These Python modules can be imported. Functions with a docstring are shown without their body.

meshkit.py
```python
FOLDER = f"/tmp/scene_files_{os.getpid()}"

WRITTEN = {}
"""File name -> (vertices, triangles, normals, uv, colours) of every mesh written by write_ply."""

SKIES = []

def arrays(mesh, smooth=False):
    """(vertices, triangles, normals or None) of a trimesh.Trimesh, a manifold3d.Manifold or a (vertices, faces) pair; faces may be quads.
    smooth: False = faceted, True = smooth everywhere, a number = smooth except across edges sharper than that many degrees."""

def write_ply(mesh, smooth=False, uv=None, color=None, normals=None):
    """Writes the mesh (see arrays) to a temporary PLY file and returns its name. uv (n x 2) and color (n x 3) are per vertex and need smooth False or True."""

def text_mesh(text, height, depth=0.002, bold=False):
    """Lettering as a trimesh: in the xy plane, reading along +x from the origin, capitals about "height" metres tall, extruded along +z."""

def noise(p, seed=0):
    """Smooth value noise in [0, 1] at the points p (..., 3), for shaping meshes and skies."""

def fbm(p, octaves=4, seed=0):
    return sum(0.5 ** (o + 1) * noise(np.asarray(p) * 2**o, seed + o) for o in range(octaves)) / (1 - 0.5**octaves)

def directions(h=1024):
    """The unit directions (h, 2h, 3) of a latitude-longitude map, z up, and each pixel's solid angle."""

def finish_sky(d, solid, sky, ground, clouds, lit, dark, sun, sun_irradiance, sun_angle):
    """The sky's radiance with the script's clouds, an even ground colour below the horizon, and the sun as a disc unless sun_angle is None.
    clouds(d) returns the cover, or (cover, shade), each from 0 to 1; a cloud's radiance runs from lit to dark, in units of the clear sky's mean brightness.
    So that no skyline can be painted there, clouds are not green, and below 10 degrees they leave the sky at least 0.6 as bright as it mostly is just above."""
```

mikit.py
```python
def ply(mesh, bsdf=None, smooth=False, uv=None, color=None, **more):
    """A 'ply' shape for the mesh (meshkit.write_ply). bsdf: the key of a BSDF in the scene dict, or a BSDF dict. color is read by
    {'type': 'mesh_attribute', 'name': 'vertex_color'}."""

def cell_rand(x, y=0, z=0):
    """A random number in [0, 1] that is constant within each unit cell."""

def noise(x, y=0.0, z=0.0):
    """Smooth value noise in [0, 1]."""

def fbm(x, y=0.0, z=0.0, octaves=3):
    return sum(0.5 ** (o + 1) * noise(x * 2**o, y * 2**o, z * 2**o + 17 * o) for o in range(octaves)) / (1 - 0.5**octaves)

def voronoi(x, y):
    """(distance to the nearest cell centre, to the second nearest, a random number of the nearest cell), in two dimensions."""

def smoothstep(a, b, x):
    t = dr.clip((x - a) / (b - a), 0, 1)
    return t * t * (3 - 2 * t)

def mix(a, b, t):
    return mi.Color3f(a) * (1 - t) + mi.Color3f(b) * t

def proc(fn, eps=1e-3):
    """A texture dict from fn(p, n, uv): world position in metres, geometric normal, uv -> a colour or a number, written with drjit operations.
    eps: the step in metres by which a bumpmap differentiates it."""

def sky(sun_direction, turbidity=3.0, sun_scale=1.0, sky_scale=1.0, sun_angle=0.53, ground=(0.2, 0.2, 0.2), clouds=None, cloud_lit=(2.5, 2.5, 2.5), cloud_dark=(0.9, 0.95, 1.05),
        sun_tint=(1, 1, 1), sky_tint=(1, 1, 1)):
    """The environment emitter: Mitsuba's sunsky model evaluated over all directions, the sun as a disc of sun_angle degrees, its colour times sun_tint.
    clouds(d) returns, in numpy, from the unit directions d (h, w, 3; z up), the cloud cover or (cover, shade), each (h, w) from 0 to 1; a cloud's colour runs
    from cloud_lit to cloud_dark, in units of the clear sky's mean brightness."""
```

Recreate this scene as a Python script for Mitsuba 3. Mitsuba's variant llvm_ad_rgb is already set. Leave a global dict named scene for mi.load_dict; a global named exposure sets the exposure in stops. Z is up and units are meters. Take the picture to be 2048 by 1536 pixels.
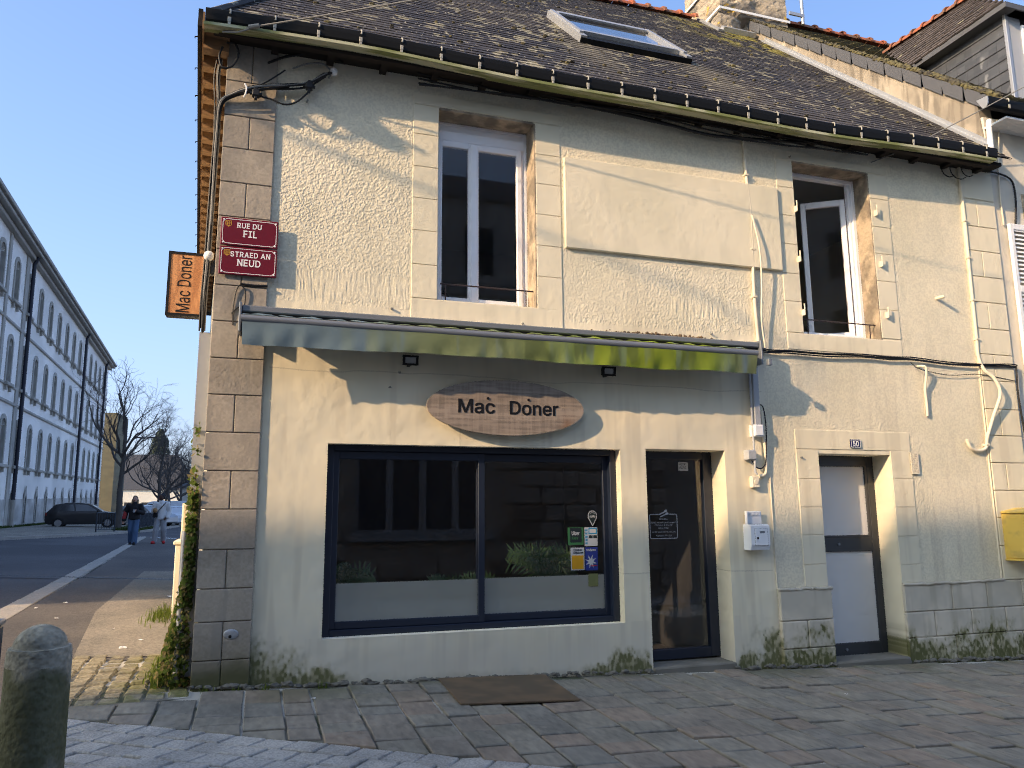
import math, random
import numpy as np, trimesh, drjit as dr, mitsuba as mi, mikit, meshkit
import manifold3d as m3
from shapely.geometry import Polygon, box as sbox, LineString, Point
from shapely import affinity
from shapely.ops import unary_union
from mikit import proc, noise, fbm, voronoi, cell_rand, smoothstep, mix

# ------------------------------------------------------------------ camera, sky, exposure
T = mi.ScalarTransform4f
CW = np.array([0.3965, -6.3599, 1.717])
FWD, UP = np.array([0.308268, 0.940465, 0.143165]), np.array([-0.045427, -0.135769, 0.989698])
scene = {'type': 'scene'}
labels = {}
scene['camera'] = {'type': 'perspective', 'fov': 67.04, 'fov_axis': 'x', 'near_clip': 0.05, 'far_clip': 2000.0,
                   'to_world': T().look_at(origin=CW.tolist(), target=(CW + FWD).tolist(), up=UP.tolist())}
SUN = np.array([-2.60, -0.97, 1.172])
scene['sky'] = mikit.sky(SUN.tolist(), turbidity=8.0, sun_scale=1.13, sky_scale=1.46, sun_tint=(1.0, 0.98, 0.97), sky_tint=(0.82, 1.0, 1.32))
exposure = 2.66

# ------------------------------------------------------------------ helpers
rng = np.random.default_rng(7)
LEAN = math.radians(1.5)
CL, SL = math.cos(LEAN), math.sin(LEAN)

def lean(v):                      # the old facade leans back a little: house coordinates -> world
    v = np.array(v, float); y, z = v[..., 1].copy(), v[..., 2] - 0.1
    v[..., 1] = y * CL + z * SL; v[..., 2] = -y * SL + z * CL + 0.1
    return v

def gz(x, y):                     # height of the ground
    x, y = np.asarray(x, float), np.asarray(y, float)
    xs = np.clip(x + 0.066 * np.maximum(y, 0), -9, 11)
    return 0.315 - 0.034 * xs - 0.017 * np.clip(y, 0, 110)

class MB:
    """collects pieces of one mesh"""
    def __init__(s): s.v, s.f, s.n = [], [], 0
    def add(s, v, f=None):
        if f is None:
            if hasattr(v, 'to_mesh'):
                m = v.to_mesh(); v, f = np.array(m.vert_properties[:, :3], float), np.array(m.tri_verts)
            else: v, f = np.array(v.vertices), np.array(v.faces)
        v, f = np.asarray(v, float), np.asarray(f, int)
        if f.shape[1] == 4: f = np.vstack([f[:, [0, 1, 2]], f[:, [0, 2, 3]]])
        s.v.append(v); s.f.append(f + s.n); s.n += len(v); return s
    def box(s, x0, x1, y0, y1, z0, z1):
        v = np.array([[x, y, z] for x in (x0, x1) for y in (y0, y1) for z in (z0, z1)], float)
        return s.add(v, BOXF)
    def cbox(s, x0, x1, y0, y1, z0, z1, c=0.006):
        p = []
        for x, a in ((x0, 1), (x1, -1)):
            for y, b in ((y0, 1), (y1, -1)):
                for z, d in ((z0, 1), (z1, -1)):
                    p += [(x + a * c, y + b * c, z), (x + a * c, y, z + d * c), (x, y + b * c, z + d * c)]
        return s.add(m3.Manifold.hull_points(np.array(p)))
    def tube(s, pts, r, n=8, smooth=0, cap=True):
        p = np.asarray(pts, float)
        if smooth: p = crom(p, smooth)
        r = np.broadcast_to(np.asarray(r, float), (len(p),)) if np.ndim(r) == 0 else (np.interp(np.linspace(0, 1, len(p)), np.linspace(0, 1, len(r)), r))
        t = np.gradient(p, axis=0); t /= np.linalg.norm(t, axis=1, keepdims=True) + 1e-12
        a = np.cross(t[0], [0, 0, 1.0] if abs(t[0, 2]) < 0.9 else [1.0, 0, 0]); A = []
        for k in range(len(p)):
            a = a - np.dot(a, t[k]) * t[k]; a /= np.linalg.norm(a) + 1e-12; A.append(a)
        A = np.array(A); B = np.cross(t, A); th = np.arange(n) * 2 * np.pi / n
        v = p[:, None] + r[:, None, None] * (np.cos(th)[None, :, None] * A[:, None] + np.sin(th)[None, :, None] * B[:, None])
        i, j = np.meshgrid(np.arange(len(p) - 1), np.arange(n), indexing='ij')
        q = np.stack([i * n + j, i * n + (j + 1) % n, (i + 1) * n + (j + 1) % n, (i + 1) * n + j], -1).reshape(-1, 4)
        f = np.vstack([q[:, [0, 1, 2]], q[:, [0, 2, 3]]]); v = v.reshape(-1, 3)
        if cap:
            N = len(v); v = np.vstack([v, p[0], p[-1]]); k = np.arange(n); b = (len(p) - 1) * n
            f = np.vstack([f, np.stack([(k + 1) % n, k, k * 0 + N], 1), np.stack([b + k, b + (k + 1) % n, k * 0 + N + 1], 1)])
        return s.add(v, f)
    def front(s, poly, y0, y1):    # polygon in x,z extruded from y1 (back) to y0 (front)
        for g in getattr(poly, 'geoms', [poly]):
            if g.is_empty or g.area < 1e-9: continue
            m = trimesh.creation.extrude_polygon(g, y1 - y0, engine='earcut'); v = m.vertices
            s.add(np.stack([v[:, 0], y1 - v[:, 2], v[:, 1]], 1), m.faces)
        return s
    def top(s, poly, z0, z1):
        for g in getattr(poly, 'geoms', [poly]):
            if g.is_empty or g.area < 1e-9: continue
            m = trimesh.creation.extrude_polygon(g, z1 - z0, engine='earcut'); s.add(m.vertices + [0, 0, z0], m.faces)
        return s
    def prism(s, ring, a, b):      # closed ring of 3-D points offset from a to b (vectors)
        ring = np.asarray(ring, float); n = len(ring); v = np.vstack([ring + a, ring + b]); f = []
        for k in range(n): f += [[k, (k + 1) % n, n + (k + 1) % n], [k, n + (k + 1) % n, n + k]]
        for k in range(1, n - 1): f += [[0, k + 1, k], [n, n + k, n + k + 1]]
        m = trimesh.Trimesh(v, np.array(f), process=False)
        if m.volume < 0: m.invert()
        return s.add(m)
    def quad(s, *p): return s.add(np.array(p, float), np.array([[0, 1, 2], [0, 2, 3]]))
    def lathe(s, prof, c=(0, 0, 0), n=24):
        m = trimesh.creation.revolve(np.array(prof, float), sections=n); return s.add(m.vertices + np.array(c), m.faces)
    def xf(s, fn): s.v = [fn(v) for v in s.v]; return s
    def mesh(s): return np.vstack(s.v), np.vstack(s.f)

BOXF = np.array([[0, 1, 3], [0, 3, 2], [4, 6, 7], [4, 7, 5], [0, 4, 5], [0, 5, 1], [2, 3, 7], [2, 7, 6], [0, 2, 6], [0, 6, 4], [1, 5, 7], [1, 7, 3]])

def crom(p, k):
    p = np.asarray(p, float); q = np.vstack([2 * p[0] - p[1], p, 2 * p[-1] - p[-2]]); out = []
    for i in range(1, len(q) - 2):
        for t in np.linspace(0, 1, k, endpoint=False):
            out.append(0.5 * (2 * q[i] + (q[i + 1] - q[i - 1]) * t + (2 * q[i - 1] - 5 * q[i] + 4 * q[i + 1] - q[i + 2]) * t * t + (3 * q[i] - q[i - 1] - 3 * q[i + 1] + q[i + 2]) * t ** 3))
    return np.array(out + [p[-1]])

COUNT = {}
def new(name):
    k = COUNT.get(name, 0); COUNT[name] = k + 1
    return name if k == 0 else f'{name}_{k:03d}'
def obj(name, mesh, mat, parent=None, F=False, smooth=False, **more):
    if isinstance(mesh, MB): mesh = mesh.mesh()
    if isinstance(mesh, tuple): v, f = mesh
    elif hasattr(mesh, 'to_mesh'): m = mesh.to_mesh(); v, f = np.array(m.vert_properties[:, :3], float), np.array(m.tri_verts)
    else: v, f = np.array(mesh.vertices), np.array(mesh.faces)
    if F: v = lean(v)
    key = new((parent + '__' if parent else '') + name)
    scene[key] = mikit.ply((v, f), mat, smooth, **more)
    return key
def tag(key, label, cat, group=None, kind=None):
    labels[key] = {'label': label, 'category': cat}
    if group: labels[key]['group'] = group
    if kind: labels[key]['kind'] = kind
    return key
def thing(name, label, cat, group=None): return tag(new(name), label, cat, group)
def stuffpart(key): labels[key] = {'kind': 'stuff'}; return key
def struct(name, mesh, mat, parent=None, **k):
    key = obj(name, mesh, mat, parent, **k)
    if not parent: labels[key] = {'kind': 'structure'}
    return key
def text(mb, s, x, z, y, h, width=None, bold=False, depth=0.002, centre=False):
    m = meshkit.text_mesh(s, h, depth, bold); v = np.array(m.vertices)
    v[:, 0] -= v[:, 0].min()
    if width: v[:, 0] *= width / v[:, 0].max()
    if centre: v[:, 0] -= v[:, 0].max() / 2
    return mb.add(np.stack([v[:, 0] + x, y - v[:, 2], v[:, 1] + z], 1), m.faces)
SERIF = {'R': 'lt lb rb', 'U': 'lt rt', 'E': 'lt lb', 'D': 'lt lb', 'F': 'lt lb', 'I': 'lt lb', 'L': 'lt lb', 'T': 'cb', 'A': 'lb rb', 'N': 'lt lb rt', 'S': ''}
def serif_text(mb, s, x, z, y, h, depth=0.002):   # roman capitals, centred on x
    pen, parts = 0.0, []
    for ch in s:
        if ch == ' ': pen += 0.36 * h; continue
        m = meshkit.text_mesh(ch, h, depth, True); v = np.array(m.vertices); v[:, 0] -= v[:, 0].min(); v[:, 0] *= 0.86
        w = v[:, 0].max(); loc = MB().add(np.stack([v[:, 0], -v[:, 2], v[:, 1]], 1), m.faces)
        for k in SERIF.get(ch, '').split():
            c = {'l': 0.09 * h, 'r': w - 0.09 * h, 'c': w / 2}[k[0]]; b = h * 0.94 if k[1] == 't' else 0
            loc.box(c - 0.17 * h, c + 0.17 * h, -depth - 0.0004, 0, b, b + 0.06 * h)
        parts.append((pen, loc)); pen += w + 0.17 * h
    for p, loc in parts:
        for v, f in zip(loc.v, [None] * len(loc.v)): pass
        v, f = loc.mesh(); mb.add(v + [x - pen / 2 + p, y, z], f)
    return mb

# ------------------------------------------------------------------ materials
def mat(name, d): scene[name] = d; return name
def princ(col, rough=0.8, **k):
    c = col if isinstance(col, dict) else {'type': 'rgb', 'value': list(col)}
    return {'type': 'principled', 'base_color': c, 'roughness': rough, 'specular': k.pop('specular', 0.3), **k}
def two(b): return {'type': 'twosided', 'bsdf': b}
def flat(name, col, rough=0.7, **k): return mat(name, two(princ(col, rough, **k)))
def bump(b, fn, scale, eps=0.002): return {'type': 'bumpmap', 'arbitrary': proc(fn, eps), 'scale': scale, 'bsdf': b}

def box01(p, x0, x1, z0, z1): return (p.x > x0) & (p.x < x1) & (p.z > z0) & (p.z < z1)
def smooth_zone(p):
    return (box01(p, 0.42, 5.13, -1, 3.30) | box01(p, 1.585, 3.0, 3.2, 5.33) | box01(p, 5.445, 6.905, 3.19, 5.33)
            | box01(p, 5.45, 6.895, -1, 2.385) | box01(p, 7.95, 9.5, -1, 9) | box01(p, 3.03, 5.43, 4.0, 4.915) | (p.z > 5.40))
def moss_amount(p):
    g = 0.315 - 0.034 * p.x
    n = fbm(p.x * 9, p.z * 9, 3.0, 4); big = noise(p.x * 1.7, 0.0, 9.0)
    zone = smoothstep(3.0, 3.6, p.x) * (1 - smoothstep(3.75, 3.8, p.x)) * 0.45 + smoothstep(4.62, 4.85, p.x) + (1 - smoothstep(0.45, 1.3, p.x)) * 0.8
    h = 0.06 + 0.30 * zone * (0.55 + 0.6 * big)
    t = (p.z - g) / h
    return smoothstep(0.45, 1.0, 0.9 * n + 0.62 * (1 - 0.75 * t) + 0.25 * (noise(p.x * 45, p.z * 28, 2.0) - 0.5)) * smoothstep(0.0, 0.3, zone + 0.08) * (1 - smoothstep(1.1, 1.7, t))
def grain(p): return 0.60 * smoothstep(0.2, 0.8, noise(p.x * 78 + 1.1 * noise(p.x * 40, p.z * 40), p.z * 72, 3.0)) + 0.40 * noise(p.x * 140, p.z * 135, 7.0)
WALL = (0.73, 0.66, 0.50)
def wall_col(p, n, uv):
    a = fbm(p.x * 1.3, p.z * 1.3, 2.0, 4); b = fbm(p.x * 7, p.z * 3, 5.0, 3); st = fbm(p.x * 11, p.z * 0.9, 8.0, 3)
    c = mix(WALL, (0.67, 0.61, 0.455), smoothstep(0.35, 0.7, a)); c = mix(c, (0.63, 0.575, 0.435), 0.55 * smoothstep(0.5, 0.75, b))
    c = mix(c, (0.50, 0.44, 0.33), 0.45 * smoothstep(0.55, 0.8, st) * (1 - smoothstep(2.0, 3.6, p.z)))
    g = 0.315 - 0.034 * p.x
    c = mix(c, (0.50, 0.47, 0.41), 0.6 * (1 - smoothstep(0.05, 0.55, p.z - g + 0.35 * (b - 0.5))))
    wob = 0.05 * (fbm(p.x * 2.2, p.z * 2.2, 21.0, 3) - 0.5); ck = dr.minimum(dr.abs(p.z - 2.735 - wob), dr.minimum(dr.abs(p.z - 1.03 + 0.012 * (p.x - 4) - 0.4 * wob) + dr.select(p.x < 3.5, 1.0, 0.0), dr.abs(p.x - 2.03 - wob) + dr.select((p.z > 2.6) | (p.z < 2.1), 1.0, 0.0)))
    c = c * (1 - 0.22 * (1 - smoothstep(0.002, 0.007, ck)) * dr.select((p.x > 0.45) & (p.x < 5.1), 1.0, 0.0))
    dp = fbm(p.x * 16, p.z * 0.7, 12.0, 3); under = (1 - smoothstep(0.0, 0.55, dr.abs(3.12 - p.z))) + (1 - smoothstep(0.0, 0.5, 0.62 - p.z)) * dr.select(p.z < 0.62, 1.0, 0.0)
    c = mix(c, (0.46, 0.42, 0.33), 0.25 * smoothstep(0.48, 0.68, dp) * dr.clip(under, 0, 1))
    c = c * dr.select(smooth_zone(p), 1.0, 0.89 + 0.20 * grain(p))
    m = moss_amount(p)
    return mix(mix(c, (0.21, 0.19, 0.085), 0.75 * m), (0.085, 0.09, 0.03), 0.8 * smoothstep(0.5, 1.1, m * (0.45 + noise(p.x * 55, p.z * 30))))
def wall_h(p, n, uv):
    r = grain(p)
    s = fbm(p.x * 22, p.z * 22, 0.0, 3); s2 = fbm(p.x * 5, p.z * 5, 4.0, 3)
    comb = smoothstep(0.42, 0.58, fbm(p.x * 2.6, p.z * 7, 41.0, 3)) * dr.select((box01(p, 0.45, 1.57, 3.25, 3.58) | box01(p, 4.1, 5.12, 3.25, 3.62) | box01(p, 6.95, 7.9, 0.85, 1.2)), 1.0, 0.0)
    r = r * (1 - comb) + comb * noise(p.x * 75 + 2 * noise(p.x * 9, p.z * 9), p.z * 11, 4.0)
    return dr.select(smooth_zone(p), 0.30 * s * smoothstep(0.35, 0.6, s2) + 0.9 * s2, (0.40 + 0.30 * smoothstep(0.3, 0.7, fbm(p.x * 0.9, p.z * 1.1, 31.0, 3))) * r + 0.45 * s2)
mat('render_wall', bump(two(princ(proc(wall_col), 0.9, specular=0.15)), wall_h, 0.011))
def band_h(p, n, uv): return fbm(p.x * 26, p.z * 26, p.y * 26, 3) + 0.8 * fbm(p.x * 6, p.z * 6, 2.0, 2)
mat('band_render', bump(two(princ(proc(lambda p, n, uv: wall_col(p, n, uv) * 0.97), 0.88, specular=0.15)), band_h, 0.004))
def quoin_col(p, n, uv):
    a = fbm(p.x * 3, p.z * 3, 1.0, 4); g = fbm(p.x * 60, p.z * 60, p.y * 60, 2)
    c = mix((0.35, 0.305, 0.245), (0.28, 0.245, 0.20), smoothstep(0.3, 0.7, a)); c = c * (0.8 + 0.4 * g)
    st = fbm(p.x * 14, p.z * 1.5, 3.0, 3); c = mix(c, (0.24, 0.22, 0.19), 0.6 * smoothstep(0.55, 0.75, st))
    lowz = 1 - smoothstep(0.35, 0.75, p.z + 0.25 * (a - 0.5)); c = mix(c, (0.13, 0.115, 0.075), 0.75 * lowz)
    return mix(c, (0.06, 0.065, 0.022), 0.75 * (1 - smoothstep(0.3, 0.5, p.z + 0.3 * (a - 0.5))))
mat('quoin_stone', bump(two(princ(proc(quoin_col), 0.9, specular=0.15)), lambda p, n, uv: fbm(p.x * 55, p.z * 55, p.y * 55, 3) + 0.6 * noise(p.x * 12, p.z * 12, 0.0), 0.0045))
def plinth_col(p, n, uv):
    a = fbm(p.x * 4, p.z * 4, 1.0, 4); st = fbm(p.x * 12, p.z * 1.2, 3.0, 3)
    c = mix((0.57, 0.51, 0.41), (0.47, 0.43, 0.35), smoothstep(0.3, 0.7, a)); c = mix(c, (0.33, 0.30, 0.22), 0.5 * smoothstep(0.45, 0.8, st))
    m = moss_amount(p)
    return mix(mix(c, (0.20, 0.185, 0.08), 0.8 * m), (0.075, 0.08, 0.026), 0.85 * smoothstep(0.45, 1.05, m * (0.45 + noise(p.x * 55, p.z * 30))))
mat('plinth_render', bump(two(princ(proc(plinth_col), 0.88, specular=0.15)), band_h, 0.004))
def raw_col(p, n, uv):
    a = fbm(p.x * 9, p.y * 9, p.z * 5, 4); b = fbm(p.x * 40, p.y * 40, p.z * 40, 3)
    return mix((0.45, 0.36, 0.255), (0.21, 0.175, 0.135), smoothstep(0.35, 0.68, a)) * (0.75 + 0.5 * b)
mat('raw_stone', bump(two(princ(proc(raw_col), 0.95, specular=0.1)), lambda p, n, uv: fbm(p.x * 25, p.y * 25, p.z * 25, 4), 0.02))
def slate_col(p, n, uv):
    row = dr.floor(p.z / 0.081); cell = cell_rand(dr.floor(p.x / 0.205 + 0.5 * row), row, 3)
    c = mix((0.046, 0.041, 0.039), (0.026, 0.024, 0.025), cell)
    a = fbm(p.x * 1.1, p.z * 1.4, 3.0, 4); c = mix(c, (0.062, 0.053, 0.044), 0.7 * smoothstep(0.45, 0.7, a))
    l1 = fbm(p.x * 8, p.z * 15, 1.0, 4); l2 = noise(p.x * 2.2, p.z * 2.2, 7.0)
    lich = smoothstep(0.665, 0.715, l1 + 0.20 * (l2 - 0.45)); c = mix(c, (0.27, 0.245, 0.165), 0.8 * lich)
    sp = noise(p.x * 38, p.z * 38, 2.0); c = mix(c, (0.45, 0.42, 0.33), 0.8 * smoothstep(0.90, 0.95, sp))
    yl = smoothstep(8.3, 9.3, p.z + 0.9 * (fbm(p.x * 2, p.z * 2, 6.0, 3) - 0.5)) * smoothstep(6.3, 7.6, p.x)
    c = mix(c, (0.22, 0.19, 0.045), yl * smoothstep(0.45, 0.62, fbm(p.x * 6, p.z * 6, 11.0, 3)))
    d = dr.abs(p.x - 3.72 - 0.10 * (7 - p.z)); wash = dr.exp(-dr.square((p.x - 3.75) / 0.28)) + dr.exp(-dr.square((p.x - 5.25) / 0.30))
    c = mix(c, (0.17, 0.15, 0.105), 0.6 * wash * smoothstep(5.6, 6.6, p.z) * (1 - smoothstep(6.9, 7.1, p.z)) * (0.4 + fbm(p.x * 18, p.z * 2, 4.0, 2)))
    return c
mat('roof_slate', two(princ(proc(slate_col), 0.65, specular=0.35)))
flat('verge_slate', (0.085, 0.088, 0.098), 0.55); 
def clad_col(p, n, uv):
    c = mix((0.072, 0.077, 0.088), (0.048, 0.052, 0.06), cell_rand(dr.floor(p.y / 0.12), dr.floor(p.z / 0.09), 2))
    return mix(c, (0.26, 0.265, 0.27), 0.55 * smoothstep(0.66, 0.8, fbm(p.y * 9, p.z * 5, 1.0, 3)))
mat('cladding_slate', two(princ(proc(clad_col), 0.5, specular=0.4)))
mat('ridge_clay', two(princ(proc(lambda p, n, uv: mix((0.33, 0.10, 0.05), (0.15, 0.085, 0.055), smoothstep(0.35, 0.7, fbm(p.x * 5, p.y * 5, p.z * 9, 3)))), 0.8)))
def moss_roof(p, n, uv):
    a = fbm(p.x * 9, p.y * 9, p.z * 9, 4)
    return mix((0.12, 0.105, 0.05), (0.055, 0.05, 0.04), smoothstep(0.35, 0.65, a))
mat('mossy_slate', bump(two(princ(proc(moss_roof), 0.9)), lambda p, n, uv: fbm(p.x * 25, p.y * 25, p.z * 25, 3), 0.02))
def gable_col(p, n, uv):
    a = fbm(p.y * 2.5, p.z * 2.5, 1.0, 4); st = fbm(p.y * 14, p.z * 2.2, 3.0, 3)
    c = mix((0.37, 0.32, 0.25), (0.25, 0.215, 0.17), smoothstep(0.35, 0.65, a)); return mix(c, (0.15, 0.13, 0.105), 0.8 * smoothstep(0.45, 0.7, st))
mat('gable_render', bump(two(princ(proc(gable_col), 0.92)), lambda p, n, uv: fbm(p.x * 30, p.y * 30, p.z * 30, 3), 0.008))
def chim_col(p, n, uv):
    a = fbm(p.x * 4, p.y * 4, p.z * 4, 4); b = fbm(p.x * 17, p.y * 17, p.z * 17, 3)
    c = mix((0.36, 0.30, 0.22), (0.17, 0.15, 0.125), smoothstep(0.35, 0.62, a)) * (0.65 + 0.7 * b)
    return mix(c, (0.42, 0.27, 0.05), smoothstep(0.66, 0.74, fbm(p.x * 5, p.y * 5, p.z * 7, 3)))
mat('chimney_stone', bump(two(princ(proc(chim_col), 0.95)), lambda p, n, uv: fbm(p.x * 12, p.y * 12, p.z * 12, 4), 0.05))
flat('zinc', (0.42, 0.43, 0.44), 0.42, metallic=0.6); flat('white_strap', (0.66, 0.66, 0.65), 0.5)
flat('gutter_black', (0.007, 0.0075, 0.008), 0.6, specular=0.15); flat('bracket_metal', (0.32, 0.31, 0.27), 0.5)
mat('eave_board', two(princ(proc(lambda p, n, uv: mix((0.40, 0.40, 0.27), (0.17, 0.19, 0.07), smoothstep(0.4, 0.66, fbm(p.x * 3, p.y * 30, p.z * 9, 4)))), 0.75)))
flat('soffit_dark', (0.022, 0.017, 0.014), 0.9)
mat('rafter_wood', two(princ(proc(lambda p, n, uv: mix((0.30, 0.175, 0.085), (0.17, 0.10, 0.055), fbm(p.x * 8, p.y * 40, p.z * 40, 3))), 0.75)))
flat('pvc_white', (0.80, 0.80, 0.82), 0.35, specular=0.5); flat('paint_cream', (0.68, 0.61, 0.47), 0.6); flat('paint_white', (0.78, 0.78, 0.77), 0.5)
flat('navy_frame', (0.012, 0.018, 0.034), 0.35, specular=0.5); flat('graphite_frame', (0.030, 0.033, 0.038), 0.4, specular=0.5)
flat('door_panel', (0.62, 0.61, 0.59), 0.45); flat('plastic_grey', (0.36, 0.37, 0.385), 0.5); flat('cable_black', (0.012, 0.012, 0.013), 0.5)
flat('cable_grey', (0.21, 0.205, 0.19), 0.6); flat('rail_iron', (0.05, 0.035, 0.035), 0.6); flat('alu_grey', (0.19, 0.205, 0.225), 0.38, metallic=0.3)
mat('glass_pane', {'type': 'thindielectric', 'int_ior': 1.52}); mat('glass_coated', {'type': 'thindielectric', 'int_ior': 1.34})
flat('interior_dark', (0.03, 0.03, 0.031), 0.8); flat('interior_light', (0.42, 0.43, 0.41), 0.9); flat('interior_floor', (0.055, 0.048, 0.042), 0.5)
mat('frost_film', {'type': 'principledthin', 'base_color': {'type': 'rgb', 'value': [0.50, 0.50, 0.43]}, 'roughness': 0.5, 'diff_trans': 0.8, 'spec_trans': 0.0, 'eta': 1.4})
def awn_col(p, n, uv):
    a = fbm(p.x * 1.6, 0.0, 2.0, 3); st = fbm(p.x * 14, p.z * 2, 1.0, 3); bl = noise(p.x * 3.1, p.z * 6, 4.0)
    g = smoothstep(0.35, 0.62, 0.55 * a + 0.45 * st) * smoothstep(0.5, 1.9, p.x) ; strong = smoothstep(2.2, 3.5, p.x) * (1 - smoothstep(4.25, 4.75, p.x))
    c = mix((0.10, 0.145, 0.17), (0.125, 0.15, 0.062), g * 0.95)
    c = mix(c, (0.165, 0.215, 0.012), dr.clip(strong * (0.55 + 0.5 * smoothstep(0.35, 0.6, st + 0.2 * bl)), 0, 0.93))
    dk = fbm(p.x * 9, p.z * 3, 17.0, 3); return mix(c, (0.045, 0.062, 0.022), 0.6 * smoothstep(0.52, 0.70, dk) * smoothstep(0.8, 2.0, p.x))
mat('awning_cloth', two(princ(proc(awn_col), 0.75)))
def board_col(p, n, uv):
    g = fbm(p.x * 5, p.z * 55, 1.0, 4); v = fbm(p.x * 60, p.z * 4, 3.0, 3); pl = cell_rand(dr.floor((p.z - 2.24) / 0.121), 0, 5)
    c = mix((0.275, 0.225, 0.185), (0.18, 0.148, 0.122), smoothstep(0.35, 0.7, 0.6 * g + 0.4 * v)) * (0.9 + 0.2 * pl)
    return mix(c, (0.17, 0.075, 0.03), 0.7 * dr.exp(-dr.square((p.x - 2.99) / 0.05)) * (1 - smoothstep(2.30, 2.46, p.z)))
mat('weathered_board', bump(two(princ(proc(board_col), 0.8)), lambda p, n, uv: fbm(p.x * 6, p.z * 90, 1.0, 3), 0.003))
mat('sign_wood', two(princ(proc(lambda p, n, uv: mix((0.52, 0.26, 0.12), (0.36, 0.16, 0.07), smoothstep(0.35, 0.7, fbm(p.x * 22, p.z * 5, 2.0, 4)))), 0.5)))
flat('enamel_red', (0.125, 0.004, 0.014), 0.22, clearcoat=0.6); flat('enamel_white', (0.80, 0.79, 0.77), 0.3); flat('enamel_blue', (0.010, 0.013, 0.06), 0.25); flat('ochre', (0.42, 0.22, 0.03), 0.5)
flat('black_paint', (0.008, 0.008, 0.009), 0.45); flat('lamp_lens', (0.45, 0.46, 0.46), 0.3)
mat('post_yellow', two(princ(proc(lambda p, n, uv: mix((0.66, 0.46, 0.10), (0.50, 0.36, 0.10), smoothstep(0.45, 0.75, fbm(p.x * 9, p.y * 9, p.z * 9, 4)))), 0.45)))
flat('letterbox_white', (0.74, 0.75, 0.77), 0.4); flat('st_green', (0.035, 0.13, 0.05), 0.5); flat('st_black', (0.012, 0.02, 0.022), 0.5); flat('st_white', (0.42, 0.44, 0.46), 0.5)
flat('st_yellow', (0.52, 0.27, 0.012), 0.5); flat('st_blue', (0.02, 0.035, 0.20), 0.5); flat('st_cyan', (0.04, 0.20, 0.36), 0.5); flat('st_olive', (0.16, 0.17, 0.07), 0.5); flat('st_red', (0.5, 0.02, 0.04), 0.5)
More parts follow.
